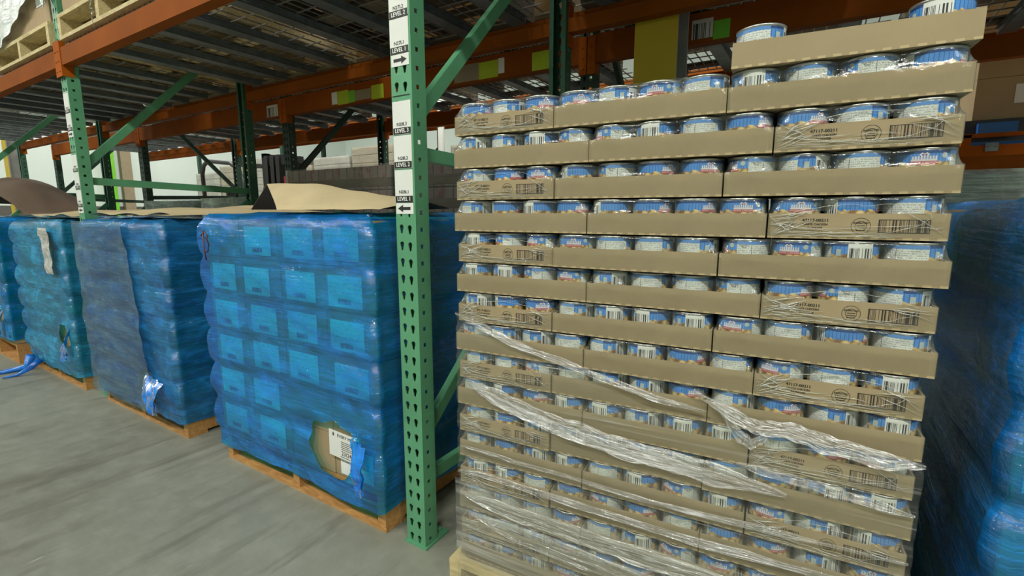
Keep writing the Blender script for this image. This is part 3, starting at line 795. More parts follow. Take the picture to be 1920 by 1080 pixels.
# stretch wrap round the lower half of the stack
SWL = 11*PITCH
def wrap_top(u):
    t = max(0, min(1, u/SWL))
    return 0.845 - 0.16*min(1, t/0.55) - 0.01*t + 0.012*noise.noise(Vector((u*9, 0.3, 0)))
m = MB(); NU, NZ = 150, 70; dep = 0.6
path = [(-0.004, dep)] + [(-0.004, dep*(1-i/14)) for i in range(1, 14)]
path += [(-0.004 + (SWL+0.008)*i/NU, -0.006) for i in range(NU+1)]
path += [(SWL+0.006, dep*i/14) for i in range(1, 15)]
N = len(path); vs = []
for j in range(NZ+1):
    for (a, b) in path:
        top = wrap_top(a) if b <= 0 else (wrap_top(0) if a < 0.5 else wrap_top(SWL))
        z = 0.105 + (top-0.105)*j/NZ
        wv = 0.0035*noise.noise(Vector((a*3.0 + b, z*26 + a*2.2, 1.7))) + 0.0015*noise.noise(Vector((a*12, z*70 + a*8, 4.7)))
        ph = ((z - row_z(15)) % 0.0745)/0.0745
        sag = -0.007*math.sin(PI*max(0, (ph-0.58)/0.42)) if ph > 0.58 else 0
        if z < 0.15: sag = -0.012*(0.15-z)/0.05*-1
        off = wv - sag*-1
        if b <= 0: q = (a, b - wv - sag)
        else: q = (a + (wv+sag)*(-1 if a < 0.5 else 1), b)
        vs.append(sp(q[0], q[1], z))
fs = [(j*N+i, j*N+i+1, (j+1)*N+i+1, (j+1)*N+i) for j in range(NZ) for i in range(N-1)]
m.add(vs, fs, smooth=True)
wr = m.build('stretch_wrap', M['wrap']); tag(wr, 'clear stretch wrap wound around the lower half of the stack of tins', 'plastic wrap')
# gathered strands of the wrap
def strand(pts, w0, w1, seed):
    m = MB(); rnd = random.Random(seed)
    P = [Vector(p) for p in pts]; S = []
    for i in range(len(P)-1):
        for k in range(12): S.append(P[i].lerp(P[i+1], k/12))
    S.append(P[-1]); vs = []; fs = []; n = 7
    for i, p in enumerate(S):
        t = i/(len(S)-1); w = (w0 + (w1-w0)*t)*(0.75 + 0.5*abs(noise.noise(Vector((i*0.12, seed, 0)))))*min(1, 6*t+0.15, 6*(1-t)+0.15)
        for k in range(n+1):
            v = (k/n-0.5)*w + 0.004*noise.noise(Vector((i*0.1, seed*3, 0)))
            y = -0.0125 - 0.0035*noise.noise(Vector((p.x*14, v*260, seed))) - 0.002*math.cos(k/n*PI*5)
            vs.append(sp(p.x, y, p.y + v))
    uvs = []
    for i in range(len(S)-1):
        for k in range(n):
            fs.append((i*(n+1)+k, (i+1)*(n+1)+k, (i+1)*(n+1)+k+1, i*(n+1)+k+1))
            ua, ub = i/12*0.12*8, (i+1)/12*0.12*8; va, vb = k/n+seed, (k+1)/n+seed
            uvs.append(((ua, va), (ub, va), (ub, vb), (ua, vb)))
    m.add(vs, fs, 0, uvs, smooth=True)
    return m.build('gathered_strand', M['rope'], wr)
strand([(0.0, .842), (0.158, .788), (0.334, .748), (0.5, .71), (0.60, .70)], 0.022, 0.016, 1)
strand([(0.03, .672), (0.128, .641), (0.216, .617), (0.324, .600), (0.46, .583), (0.60, .575), (0.75, .565)], 0.045, 0.060, 2)
strand([(0.05, .655), (0.16, .620), (0.30, .592), (0.5, .575), (0.62, .57)], 0.03, 0.045, 12)
strand([(0.575, .738), (0.648, .705), (0.691, .687), (0.744, .694), (0.812, .680), (0.876, .670), (0.945, .672)], 0.030, 0.045, 3)
strand([(0.62, .715), (0.66, .668), (0.684, .652), (0.70, .665), (0.72, .69)], 0.035, 0.02, 4)
strand([(0.66, .607), (0.769, .598), (0.836, .591), (0.94, .583)], 0.022, 0.02, 5)
strand([(0.0, .418), (0.158, .425), (0.355, .417), (0.59, .416), (0.90, .426)], 0.022, 0.018, 6)
strand([(0.02, .352), (0.188, .344), (0.303, .345), (0.457, .340), (0.70, .345)], 0.05, 0.05, 7)
strand([(0.01, .49), (0.2, .485), (0.5, .478), (0.94, .49)], 0.012, 0.012, 8)
strand([(0.05, .30), (0.3, .285), (0.6, .27), (0.9, .27)], 0.06, 0.06, 9)
m = MB(); vs = []; NU = 110; NZ2 = 30                # the second pass of wrap over the bottom layers
for j in range(NZ2+1):
    for i in range(NU+1):
        u = -0.006 + (SWL+0.012)*i/NU; top = 0.40 - 0.03*u + 0.01*noise.noise(Vector((u*7, 2, 2)))
        z = 0.10 + (top-0.10)*j/NZ2
        vs.append(sp(u, -0.0165 - 0.003*noise.noise(Vector((u*5, z*40 + u*3, 8))), z))
m.add(vs, [(j*(NU+1)+i, j*(NU+1)+i+1, (j+1)*(NU+1)+i+1, (j+1)*(NU+1)+i) for j in range(NZ2) for i in range(NU)], smooth=True)
m.build('second_pass', M['wrap2'], wr)

# ------------------------------------------------------------------ blue wrapped pallets of cartons
def carton_mesh(w, d, h):
    m = MB(); m.box(0.0006, w-0.0006, 0.002, d-0.002, 0.0004, h-0.0004)
    me = m.mesh('carton', M['carton'])
    bm = bmesh.new(); bm.from_mesh(me)
    bmesh.ops.bevel(bm, geom=list(bm.edges), offset=0.002, segments=2, affect='EDGES'); bm.to_mesh(me); bm.free()
    return me
def shiplabel_mesh(w, h):
    m = MB(); W, H = 0.17, 0.108
    m.add([(0, 0, 0), (W, 0, 0), (W, 0, H), (0, 0, H)], [(0, 1, 2, 3)], 0, [((0, 0), (1, 0), (1, 1), (0, 1))])
    x = 0.05
    rnd = random.Random(3)
    while x < 0.115:
        bw = rnd.choice((0.0015, 0.003)); m.box(x, x+bw, -0.0006, -0.0001, 0.012, 0.030, 1); x += bw + rnd.choice((0.002, 0.003))
    return m.mesh('shipping_label', [M['shiptext'], M['ink']])
SHIP = shiplabel_mesh(0, 0)
PNAME = {}
def blue_load(name, x0, x1, yf, ztop, layers, cols, filmkey, where, D=1.14, skew=0.0, holes=(), seed=0, side='right', labels=1.0, zb=0.148, lean=0.0, bottom=0.085):
    """cartons in layers wrapped in translucent blue film, standing on a wooden pallet"""
    W = x1-x0; h = (ztop-zb-0.018)/layers; cw = W/cols
    pallet('orange-brown wooden pallet under the ' + where, x0+0.005, yf+0.02, 0, W-0.01, D-0.02, zb-0.002, 'wood', group='wooden pallets')
    cm = carton_mesh(cw, 0.28, h)
    rnd = random.Random(seed)
    for L in range(layers):
        for c in range(cols):
            depths = [0] if c < cols-1 and L < layers-1 else [0, 1, 2, 3]
            for k in depths:
                ox = x0 + c*cw + rnd.uniform(-0.0005, 0.0005); oy = yf + 0.012 + k*0.283 + (rnd.uniform(0, 0.005) if k == 0 else 0)
                b = link('carton', cm, None, (ox, oy, zb + L*h), rnd.uniform(-0.003, 0.003))
                tag(b, 'carton, %s layer up, %s from left, %s row deep, in %s' % (ORD[L], ORD[c], ORD[k], where), 'carton', 'cartons under blue stretch film')
                if k == 0 and rnd.random() < labels and not (name == 'p1' and (c, L) in ((0, layers-1), (2, 0), (2, 1))):
                    link('shipping_label', SHIP, b, (0.012 + rnd.uniform(0, 0.03), -0.0012, 0.012 + rnd.uniform(0, 0.01)))
    # film
    m = MB(); seg = []; rad = 0.020
    def rr(n_side, n_c):
        pts = []
        cs = [(x0+rad, yf+rad, PI), (x1-rad, yf+rad, 1.5*PI), (x1-rad, yf+D-rad, 0), (x0+rad, yf+D-rad, 0.5*PI)]
        for i, (cx, cy, a) in enumerate(cs):
            for k in range(n_c+1):
                aa = a + 0.5*PI*k/n_c; pts.append((cx + rad*math.cos(aa), cy + rad*math.sin(aa), math.cos(aa), math.sin(aa)))
            nx, ny, na = cs[(i+1) % 4]
            q = (nx + rad*math.cos(na), ny + rad*math.sin(na)); p = pts[-1]
            ns = n_side if i % 2 == 0 else 26
            for k in range(1, ns):
                t = k/ns; pts.append((p[0]+(q[0]-p[0])*t, p[1]+(q[1]-p[1])*t, math.cos(na), math.sin(na)))
        return pts
    P = rr(70, 5); N = len(P); NZ = 84; vs = []
    for j in range(NZ+1):
        for (x, y, nx, ny) in P:
            zt = ztop + 0.012*noise.noise(Vector((x*4, y*4, seed)))
            bot = bottom + 0.018*noise.noise(Vector((x*5, y*5, seed+4)))
            z = bot + (zt-bot)*j/NZ
            ph = (z-zb)/h
            corner = 1.0 if abs(nx) > 0.05 and abs(ny) > 0.05 else 0.0
            skewz = 0.35*(x-x0)/W
            bul = abs(math.sin(PI*ph))**0.6 if z > zb else 0.3
            o = 0.005 + 0.010*bul + (0.014*bul-0.002)*corner
            o += 0.010*noise.noise(Vector((x*2.5+seed, y*2.5, z*5.0))) + 0.005*noise.noise(Vector((x*9+seed, y*9, z*26 + x*9)))
            o += 0.006*max(0, noise.noise(Vector((x*1.5+seed, y, z*11 + (x-x0)*6))))
            tt_ = max(0.0, (z - (zt-0.045))/0.045)          # shoulder where the film turns over the top edge
            o -= 0.040*(1-math.sqrt(max(0.0, 1-tt_*tt_)))
            o += 0.004*tt_*noise.noise(Vector((x*22, y*22, seed+z*40)))
            vs.append((x + nx*o, y + ny*o, z))
    fs = []; push = {}
    def rim_(p, hx, hz):
        a = math.atan2(p[2]-hz, p[0]-hx)
        return 1 + 0.45*noise.noise(Vector((math.cos(a)*1.6, math.sin(a)*1.6, seed)))
    for j in range(NZ):
        for i in range(N):
            i2 = (i+1) % N
            c = vs[j*N+i]
            quad = (j*N+i, j*N+i2, (j+1)*N+i2, (j+1)*N+i)
            if c[1] < yf+0.02 and any(all(((vs[q][0]-hx)/hr)**2 + ((vs[q][2]-hz)/hv)**2 < rim_(vs[q], hx, hz) for q in quad) for hx, hz, hr, hv in holes): continue
            for hx, hz, hr, hv in holes:                     # draw the torn edge out to a smooth rim
                if c[1] < yf+0.02:
                    for q in quad:
                        e = ((vs[q][0]-hx)/hr)**2 + ((vs[q][2]-hz)/hv)**2
                        if e < rim_(vs[q], hx, hz): push[q] = (hx, hz, math.sqrt(rim_(vs[q], hx, hz)/max(e, 1e-4)))
            if any(((c[1]-hy)/hr)**2 + ((c[2]-hz)/hv)**2 < 1 + 0.3*noise.noise(Vector((c[1]*16, c[2]*16, seed))) and c[0] > x1-0.01 for (hy, hz, hr, hv) in SIDEH.get(name, ())): continue
            fs.append((j*N+i, j*N+i2, (j+1)*N+i2, (j+1)*N+i))
    for q, (hx, hz, k) in push.items():
        p = vs[q]; vs[q] = (hx + (p[0]-hx)*min(k, 1.5), p[1] - 0.004, hz + (p[2]-hz)*min(k, 1.5))
    # top: rings shrinking inward
    base = NZ*N
    cx, cy = (x0+x1)/2, (yf + D/2)
    for q, f in enumerate((0.86, 0.76, 0.6)):
        for (x, y, nx, ny) in P:
            X = cx + (x-cx)*f; Y = cy + (y-cy)*f
            vs.append((X, Y, ztop + 0.004 + 0.012*noise.noise(Vector((X*9, Y*9, seed+q)))))
        a0_ = (NZ+q)*N
        for i in range(N): fs.append((a0_+i, a0_+(i+1) % N, a0_+N+(i+1) % N, a0_+N+i))
    m.add(vs, fs, smooth=True)
    fo = m.build('stretch_film', M[filmkey])
    tag(fo, 'blue plastic stretch film around the ' + where, 'plastic film', 'blue stretch films around the pallet loads')
    return fo
SIDEH = {'p2': ((0.28, 0.46, 0.16, 0.055),), 'p4': ()}
f1 = blue_load('p1', -1.155, -0.145, -0.03, 1.085, 6, 4, 'blue', 'nearest blue load', holes=[(-0.365, 0.272, 0.135, 0.098)], seed=3)
f2 = blue_load('p2', -2.46, -1.49, -0.04, 1.055, 6, 4, 'blue2', 'second blue load', holes=[(-1.80, 0.215, 0.085, 0.10)], seed=11, labels=0.12)
f3 = blue_load('p3', -3.64, -2.74, -0.05, 1.045, 6, 4, 'blue3', 'third blue load', holes=[(-2.86, 0.34, 0.09, 0.07)], seed=17, labels=0.15)
f4 = blue_load('p4', -4.80, -3.83, -0.10, 1.05, 6, 4, 'blue', 'fourth blue load', holes=[(-3.98, 0.36, 0.14, 0.045)], seed=23, bottom=0.18, labels=0.1)
f5 = blue_load('p5', 1.325, 2.31, -0.04, 1.118, 6, 4, 'blue', 'rightmost blue load', seed=31, labels=0.2)
f6 = blue_load('p6', -6.2, -5.15, -0.04, 1.05, 6, 4, 'blue2', 'farthest blue load', seed=37)

# torn flaps
def flap(parent, pts_top, length, sway, seed, mat='flap', out=0.03, taper=0.45):
    """hanging torn tongue of film: pts_top two world points of the tear edge"""
    a, b = Vector(pts_top[0]), Vector(pts_top[1]); m = MB(); vs = []; nu, nv = 12, 24
    for j in range(nv+1):
        t = j/nv
        wd_ = 1 - taper*t**1.5
        for i in range(nu+1):
            s = i/nu-0.5
            p = (a+b)/2 + (b-a)*s*wd_ + Vector(sway)*t
            p.z -= length*t*(1 - 0.12*(2*s)**2)
            p.y -= out*math.sin(PI*0.5*min(1, t*1.4)) + 0.012*noise.noise(Vector((s*5, t*4, seed))) + 0.006*math.cos(s*22+t*3)
            vs.append(p)
    fs = [(j*(nu+1)+i, j*(nu+1)+i+1, (j+1)*(nu+1)+i+1, (j+1)*(nu+1)+i) for j in range(nv) for i in range(nu)]
    m.add(vs, fs, smooth=True)
    return m.build('torn_flap', M[mat], parent)
flap(f1, [(-0.246, -0.056, 0.345), (-0.190, -0.054, 0.315)], 0.180, (0.015, 0, 0), 1, out=0.02, taper=0.3)
def pass_film(parent, x0, x1, yf, z0, z1, seed, slope=0.0, right=0.0):
    """a further pass of film over part of a load's front"""
    m = MB(); vs = []; nu, nv = 60, 70
    for j in range(nv+1):
        for i in range(nu+1):
            z = z0 + (z1-z0)*j/nv; xr = x1 + right*(1-j/nv) + 0.02*noise.noise(Vector((z*3, seed, 0)))
            x = x0 + (xr-x0)*i/nu
            ph = abs(math.sin(PI*(z-0.148)/0.151))**0.6
            y = yf - 0.026 - 0.006*ph - 0.010*noise.noise(Vector((x*2.5+seed, yf*2.5, z*5.0))) - 0.004*noise.noise(Vector((x*7, z*22 + x*9, seed)))
            vs.append((x, y, z + slope*(x-x0)))
    m.add(vs, [(j*(nu+1)+i, j*(nu+1)+i+1, (j+1)*(nu+1)+i+1, (j+1)*(nu+1)+i) for j in range(nv) for i in range(nu)], smooth=True)
    return m.build('second_pass', M['greypass'], parent)
pass_film(f2, -2.475, -1.84, -0.04, 0.09, 1.045, 4, 0.0, 0.16)
flap(f2, [(-1.765, -0.065, 0.300), (-1.60, -0.065, 0.27)], 0.155, (0.06, 0, 0), 2, out=0.05)
flap(f3, [(-2.86, -0.070, 0.30), (-2.74, -0.06, 0.41)], 0.15, (0.03, 0, 0), 3, out=0.04)
flap(f4, [(-3.99, -0.12, 0.37), (-3.86, -0.115, 0.40)], 0.20, (-0.02, 0, 0), 4, out=0.03)
m = MB()
m.tube([(-3.58, -0.07, 0.10), (-3.60, -0.10, 0.02), (-3.62, -0.22, 0.012), (-3.72, -0.36, 0.012), (-3.80, -0.42, 0.010), (-3.83, -0.47, 0.01)], [0.03, 0.022, 0.014, 0.010, 0.009, 0.005], 7)
m.tube([(-3.40, -0.07, 0.10), (-3.42, -0.12, 0.05), (-3.46, -0.18, 0.012), (-3.46, -0.25, 0.010)], [0.022, 0.016, 0.010, 0.005], 7)
m.build('trailing_tail', M['flap'], f3)

# exposed carton label and the marker writing on the nearest load
m = MB(); m.add([(0, 0, 0), (0.158, 0, 0), (0.158, 0, 0.098), (0, 0, 0.098)], [(0, 1, 2, 3)])
cl = m.build('delivery_label', M['white']); cl.location = (-0.397, -0.0355, 0.236); cl.rotation_euler = (0, 0.03, 0)
m = MB(); put_text(m, 'EVERY MEAL', 0.094, 0.083, -0.0012, 0.0160, wx=1.12)
m.add([(0.0245 + 0.0042*math.cos(a)*(1 if math.sin(a) < 0 else 0.75), -0.0012, 0.082 + (0.0045*math.sin(a) if math.sin(a) < 0 else 0.0095*math.sin(a))) for a in [2*PI*k/16 for k in range(16)]], [tuple(range(16))])
for k in range(5): m.box(0.065, 0.13 - 0.01*(k % 3), -0.0013, -0.0008, 0.064-0.007*k, 0.0655-0.007*k)
put_text(m, '23/24', 0.092, 0.022, -0.0012, 0.023)
m.box(0.060, 0.112, -0.0013, -0.0008, 0.0075, 0.009)
tl = m.build('printing', M['ink'], cl)
best = None
for o in col.objects:
    if o.name.startswith('carton') and abs(o.location.x + 0.3975) < 0.02 and abs(o.location.y + 0.018) < 0.02 and o.location.z < 0.35 and o.location.z > 0.25: best = o
BOX1 = best

m = MB()
m.tube([(-1.085, -0.061, 1.02), (-1.085, -0.062, 0.94), (-1.08, -0.06, 0.90)], 0.003, 6)
m.tube([(-1.105, -0.06, 1.0), (-1.07, -0.062, 1.015), (-1.05, -0.062, 1.0), (-1.06, -0.062, 0.985), (-1.045, -0.062, 0.965), (-1.055, -0.062, 0.94), (-1.075, -0.061, 0.935)], 0.003, 6)
m.build('marker_writing', M['brownink'], f1)
# paper slip taped to the third load
m = MB(); vs = []; 
for j in range(19):
    t = j/18; zc = 1.0 - 0.275*t; w_ = 0.052 + (0.012 if t < 0.35 else -0.004)*(1-t)
    cxx = -2.905 + 0.028*t + (0.008 if 0.3 < t < 0.6 else 0)
    for i in range(5): vs.append((cxx + (i/4-0.5)*2*w_*1.25, -0.088 - 0.006*noise.noise(Vector((i*0.9, j*0.5, 2))) - 0.004*math.sin(j*0.9), zc))
m.add(vs, [(j*5+i, j*5+i+1, (j+1)*5+i+1, (j+1)*5+i) for j in range(18) for i in range(4)])
sl = m.build('paper_slip', M['slip']); tag(sl, 'crumpled white paper slip stuck on the third blue load', 'paper')

# kraft paper sheets on top of the loads
def sheet(name, label, pts_fn, nu, nv, mat):
    m = MB(); vs = [pts_fn(i/nu, j/nv) for j in range(nv+1) for i in range(nu+1)]
    m.add(vs, [(j*(nu+1)+i, j*(nu+1)+i+1, (j+1)*(nu+1)+i+1, (j+1)*(nu+1)+i) for j in range(nv) for i in range(nu)], smooth=False)
    return tag(m.build(name, mat), label, 'paper', 'kraft paper top sheets')
def k1(u, v, off=0.0):                             # tented sheet: v<0.4 is the front slope, the rest falls away behind the ridge
    rid = 1.215 - 0.02*u - 0.006*noise.noise(Vector((u*6, 1, 1))) - 0.065*max(0, (u-0.35)/0.65)
    if v < 0.4:
        q = v/0.4; xl = -0.665 - 0.375*q; y = 0.0 + 0.20*q; z = 1.102 + (rid-1.102)*(q**0.85)
    else:
        q = (v-0.4)/0.6; xl = -1.04 - 0.38*q; y = 0.20 + 0.14*q; z = rid + (1.108-rid)*q
    return (xl + (-0.13-xl)*u, y, z + 0.0025*noise.noise(Vector((u*6, v*6, 3))) - off)
ks = sheet('kraft_sheet', 'light brown kraft paper sheet tented up on the nearest blue load', k1, 30, 20, M['kraft'])
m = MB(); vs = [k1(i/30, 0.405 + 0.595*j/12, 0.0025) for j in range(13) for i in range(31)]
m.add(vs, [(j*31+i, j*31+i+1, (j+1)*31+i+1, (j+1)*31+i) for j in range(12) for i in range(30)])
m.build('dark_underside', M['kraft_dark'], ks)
def k3(u, v):
    return (-3.62 + 0.92*u, 0.0 + 1.0*v, 1.066 + 0.04*abs(noise.noise(Vector((u*3, v*2, 5)))) + 0.04*math.sin(PI*v)*math.sin(PI*u))
sheet('kraft_sheet', 'flat brown kraft paper sheet on the third blue load', k3, 22, 16, M['kraft'])
def k4(u, v):
    a = 0.10 + 0.22*u*4 if u < 0.25 else 0.32*math.cos(PI/2*min(1, (u-0.25)/0.72))**0.8
    return (-5.35 + 1.62*u, 0.05 + 0.42*v, 1.07 + a*math.sin(PI*min(1, 0.22+v*0.5)) + 0.01*noise.noise(Vector((u*4, v*4, 8))))
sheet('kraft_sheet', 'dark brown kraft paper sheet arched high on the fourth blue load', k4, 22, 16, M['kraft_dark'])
def k2(u, v):
    return (-2.42 + 0.95*u, 0.0 + 1.0*v, 1.078 + 0.05*abs(noise.noise(Vector((u*3, v*2, 1)))) + 0.035*math.sin(PI*v)*math.sin(PI*u))
sheet('kraft_sheet', 'flat brown kraft paper sheet on the second blue load', k2, 22, 16, M['kraft'])

# ------------------------------------------------------------------ loads on the rear rack, ground level
t = NT('pinkish_packs'); v = t.coord(scale=(9, 9, 7.5))
br = t.n('ShaderNodeTexBrick', {'Vector': t.coord(rot=(PI/2, 0, 0)), 'Color1': (0.36, 0.24, 0.23, 1), 'Color2': (0.48, 0.38, 0.34, 1), 'Mortar': (0.06, 0.04, 0.035, 1), 'Scale': 1.0, 'Mortar Size': 0.004, 'Brick Width': 0.075, 'Row Height': 0.14}, offset=0.0)
nz = t.noise(v, 1.0, 2)
c = t.mix(t.ramp(nz, (0.55, 0.0), (0.62, 1.0)), br.outputs[0], (0.36, 0.07, 0.10))
zz = t.n('ShaderNodeSeparateXYZ', {0: t.coord()}).outputs[2]
md = t.math('MODULO', zz, 0.14)
c = t.mix(t.math('LESS_THAN', md, 0.055), c, (0.20, 0.135, 0.085))
M['pink'] = t.done(t.pbsdf(c, 0.5))
def wrapped_load(label, x, y, W, D, zt, mat, fk='milky', grp='wrapped loads on the ground in the rear rack', zb=0.14, z0=0.0):
    g = thing('wrapped_pallet_load', label, 'pallet load', (x, y, z0), 0, grp)
    m = MB(); rows = max(1, int((zt-zb)/0.14)); h = (zt-zb)/rows
    for r in range(rows): m.box(0, W, 0, D, zb + r*h + 0.004, zb+(r+1)*h-0.004)
    m.build('packs', M[mat], g, bevel=0.004)
    m = MB()
    n = 24; vs = []
    per = [(W*i/n, 0, 0, -1) for i in range(n)] + [(W, D*i/n, 1, 0) for i in range(n)] + [(W*(1-i/n), D, 0, 1) for i in range(n)] + [(0, D*(1-i/n), -1, 0) for i in range(n)]
    N = len(per)
    for j in range(25):
        z = zb - 0.03 + (zt-zb+0.035)*j/24
        for (a, b, nx, ny) in per:
            o = 0.008 + 0.006*noise.noise(Vector((a*6+x, b*6, z*14)))
            vs.append((a+nx*o, b+ny*o, z))
    m.add(vs, [(j*N+i, j*N+(i+1) % N, (j+1)*N+(i+1) % N, (j+1)*N+i) for j in range(24) for i in range(N)], smooth=True)
    m.build('wrap', M[fk], g)
    if zb > 0.1:
        m = MB()
        for sx in (0.0, W/2-0.02, W-0.04): m.box(sx, sx+0.04, 0, D, 0.015, 0.115)
        for k in range(6): m.box(0, W, (D-0.09)*k/5, (D-0.09)*k/5+0.09, 0.117, 0.136)
        for k in range(3): m.box(0, W, (D-0.09)*k/2, (D-0.09)*k/2+0.09, 0, 0.015)
        m.build('wooden_base', M['wood_old'], g)
    return g
M['greywrap'] = simple('grey_goods', (0.30, 0.28, 0.25), 0.6, 0, 0.25, 5)
M['wrapthin'] = film('thin_wrap', (0.95, 0.94, 0.94), (0.45, 0.44, 0.43), 0.13, 0.2, 0.9, 0.8, 0.06, 0.2)
wrapped_load('pinkish wrapped load of packs behind the nearest blue load', -2.40, 1.20, 1.10, 1.1, 1.395, 'pink', 'wrapthin')
wrapped_load('pinkish wrapped load of packs glimpsed right of the near post', -1.18, 1.20, 1.05, 1.1, 1.40, 'pink', 'wrapthin')
wrapped_load('grey wrapped load behind the second blue load, next to the rear frame', -3.72, 1.22, 0.98, 1.1, 1.21, 'greywrap', 'milky')
wrapped_load('grey wrapped load behind the third blue load', -4.85, 1.22, 0.98, 1.1, 1.20, 'greywrap', 'milky')
wrapped_load('grey wrapped load low behind the right blue load', 1.15, 1.22, 1.15, 1.1, 1.232, 'greywrap', 'milky')
wrapped_load('grey wrapped load hidden behind the can stack', 0.06, 1.36, 1.02, 1.0, 1.10, 'greywrap', 'milky')

# ------------------------------------------------------------------ loads on the decks above
def boxes_on(x, y, z, nx, nz, w, d, h, mat, where, seed=0, grp='cartons stored on the upper decks', lab=False):
    rnd = random.Random(seed)
    m = MB(); m.box(0.001, w-0.001, 0, d, 0, h-0.002); me = m.mesh('carton', mat)
    for i in range(nx):
        for k in range(nz):
            b = link('carton', me, None, (x + i*w, y + rnd.uniform(-0.008, 0.008), z + k*h), rnd.uniform(-0.01, 0.01))
            tag(b, 'brown carton, %s, %s from left, %s up' % (where, ORD[i], ORD[k]), 'carton', grp)
            if lab and (i+k) % 2 == 0:
                q = MB(); q.add([(w*0.45, -0.002, h*0.35), (w*0.85, -0.002, h*0.35), (w*0.85, -0.002, h*0.8), (w*0.45, -0.002, h*0.8)], [(0, 1, 2, 3)])
                q.build('paper_label', M['white'], b)
UZ = 1.990
ups = [(-3.62, -0.02, 'wood_pale', 'boxed upper load at left'), (-4.9, 0.0, 'wood_old', 'leftmost upper load'),
       (-2.46, -0.02, 'wood_pale', 'upper load over second blue load'), (-1.24, 0.02, 'wood_old', 'upper load over nearest blue load'),
       (0.06, 0.02, 'wood_old', 'upper load over the can stack'), (1.30, 0.02, 'wood_old', 'upper load right of the can stack')]
for i, (x, y, k, nm) in enumerate(ups):
    pallet('pallet with gaps between boards under the ' + nm, x, y, UZ, 1.02, 1.10, 0.125, k, group='wooden pallets')
    boxes_on(x+0.01, y+0.02, UZ+0.127, 3, 2, 0.333, 0.98, 0.30, M['carton'], nm, i, lab=(i == 0))
for i, (x, y, nm) in enumerate([(-4.9, 1.325, 'rear rack deck, far left'), (-3.66, 1.325, 'rear rack deck, left'), (-2.42, 1.325, 'rear rack deck, middle left'), (-1.2, 1.325, 'rear rack deck, middle'), (0.08, 1.325, 'rear rack deck over can stack'), (1.3, 1.325, 'rear rack deck, right')]):
    pallet('weathered pallet on the ' + nm, x, y, UZ-0.005, 1.0, 0.98, 0.125, 'wood_old', group='wooden pallets')
    boxes_on(x+0.01, y+0.01, UZ+0.122, 3, 2, 0.325, 0.95, 0.30, M['carton'], nm, 20+i)
# loose milky wrap draped over the boxed upper load at the left
def hem(x):
    K = [(-3.9, 2.03), (-3.6, 2.06), (-3.43, 2.09), (-3.1, 2.17), (-2.8, 2.26), (-2.66, 2.27), (-2.57, 2.14), (-2.50, 2.22), (-2.3, 2.42)]
    for (a, b), (c, d) in zip(K, K[1:]):
        if x <= c: return b + (d-b)*(x-a)/(c-a)
    return K[-1][1]
m = MB(); vs = []
for j in range(25):
    for i in range(31):
        u, v = i/30, j/24
        x = -3.72 + 1.20*u
        z = 2.66 - (2.66 - hem(x))*v
        y = -0.030 - 0.012*v - 0.012*noise.noise(Vector((u*7, v*3, 3))) - 0.006*math.sin(u*40+v*12)
        vs.append((x, y, z))
m.add(vs, [(j*31+i, j*31+i+1, (j+1)*31+i+1, (j+1)*31+i) for j in range(24) for i in range(30)], smooth=True)
tag(m.build('loose_wrap', M['drape']), 'milky plastic wrap hanging over the boxes at the top left corner', 'plastic wrap')
m = MB(); rnd = random.Random(5); pts = []
for k in range(40):
    pts.append((-1.98 + rnd.uniform(-0.025, 0.025), -0.03 + rnd.uniform(-0.008, 0.004), 2.20 - 0.0045*k + rnd.uniform(-0.012, 0.012)))
pts += [(-1.975, -0.035, 2.0), (-1.975, -0.03, 1.965)]
m.tube(pts, 0.0022, 5)
tag(m.build('wrap_scrap', M['rim']), 'tangled white scrap of wrap hanging off the upper pallet', 'plastic scrap')

# ------------------------------------------------------------------ beyond the racks
# third rack across the rear aisle with pale wrapped loads
R3Y = 5.2
for i, x in enumerate((-12.0, -8.6, -5.2, -1.8, 1.6, 4.9)):
    m = MB(); m.box(x, x+0.08, R3Y, R3Y+0.07, 0, 4.2); m.box(x, x+0.08, R3Y+1.0, R3Y+1.07, 0, 4.2)
    for zz_ in (0.4, 1.5, 2.6): m.bar((x+0.04, R3Y+0.05, zz_), (x+0.04, R3Y+1.0, zz_+0.8), 0.03, 0.03)
    tag(m.build('rack_upright_frame', M['green_dark']), 'upright frame of the rack across the rear aisle, %s from the left' % ORD[i], 'rack frame', 'frames of the rack across the rear aisle')
for i, x in enumerate((-11.92, -8.52, -5.12, -1.72, 1.68)):
    m = MB(); m.box(x, x+3.3, R3Y-0.02, R3Y+0.03, 2.62, 2.74); m.box(x, x+3.3, R3Y+1.02, R3Y+1.07, 2.62, 2.74)
    m.box(x, x+3.3, R3Y+0.03, R3Y+1.02, 2.70, 2.72)
    tag(m.build('rack_shelf', M['orange']), 'orange shelf level of the rack across the rear aisle, %s bay' % ORD[i], 'rack shelf', 'shelves of the rack across the rear aisle')
M['palecard'] = simple('pale_cartons', (0.62, 0.56, 0.42), 0.6, 0, 0.15, 2.5)
M['palecard2'] = simple('white_cartons', (0.70, 0.70, 0.64), 0.6, 0, 0.12, 2.5)
k = 0
for x in (-11.88, -10.78, -9.68, -8.48, -7.38, -6.28, -5.08, -3.98, -2.88, -1.68, -0.58, 2.9):
    if x + 1.2 > -12:
        wrapped_load('pale wrapped pallet load across the rear aisle, %s from the left' % ORD[k], x, R3Y-0.1, 1.02, 1.05, 2.12 + 0.12*((k*37) % 3 - 1), 'palecard' if k % 2 else 'palecard2', 'wrapthin', 'pale loads across the rear aisle')
        k += 1
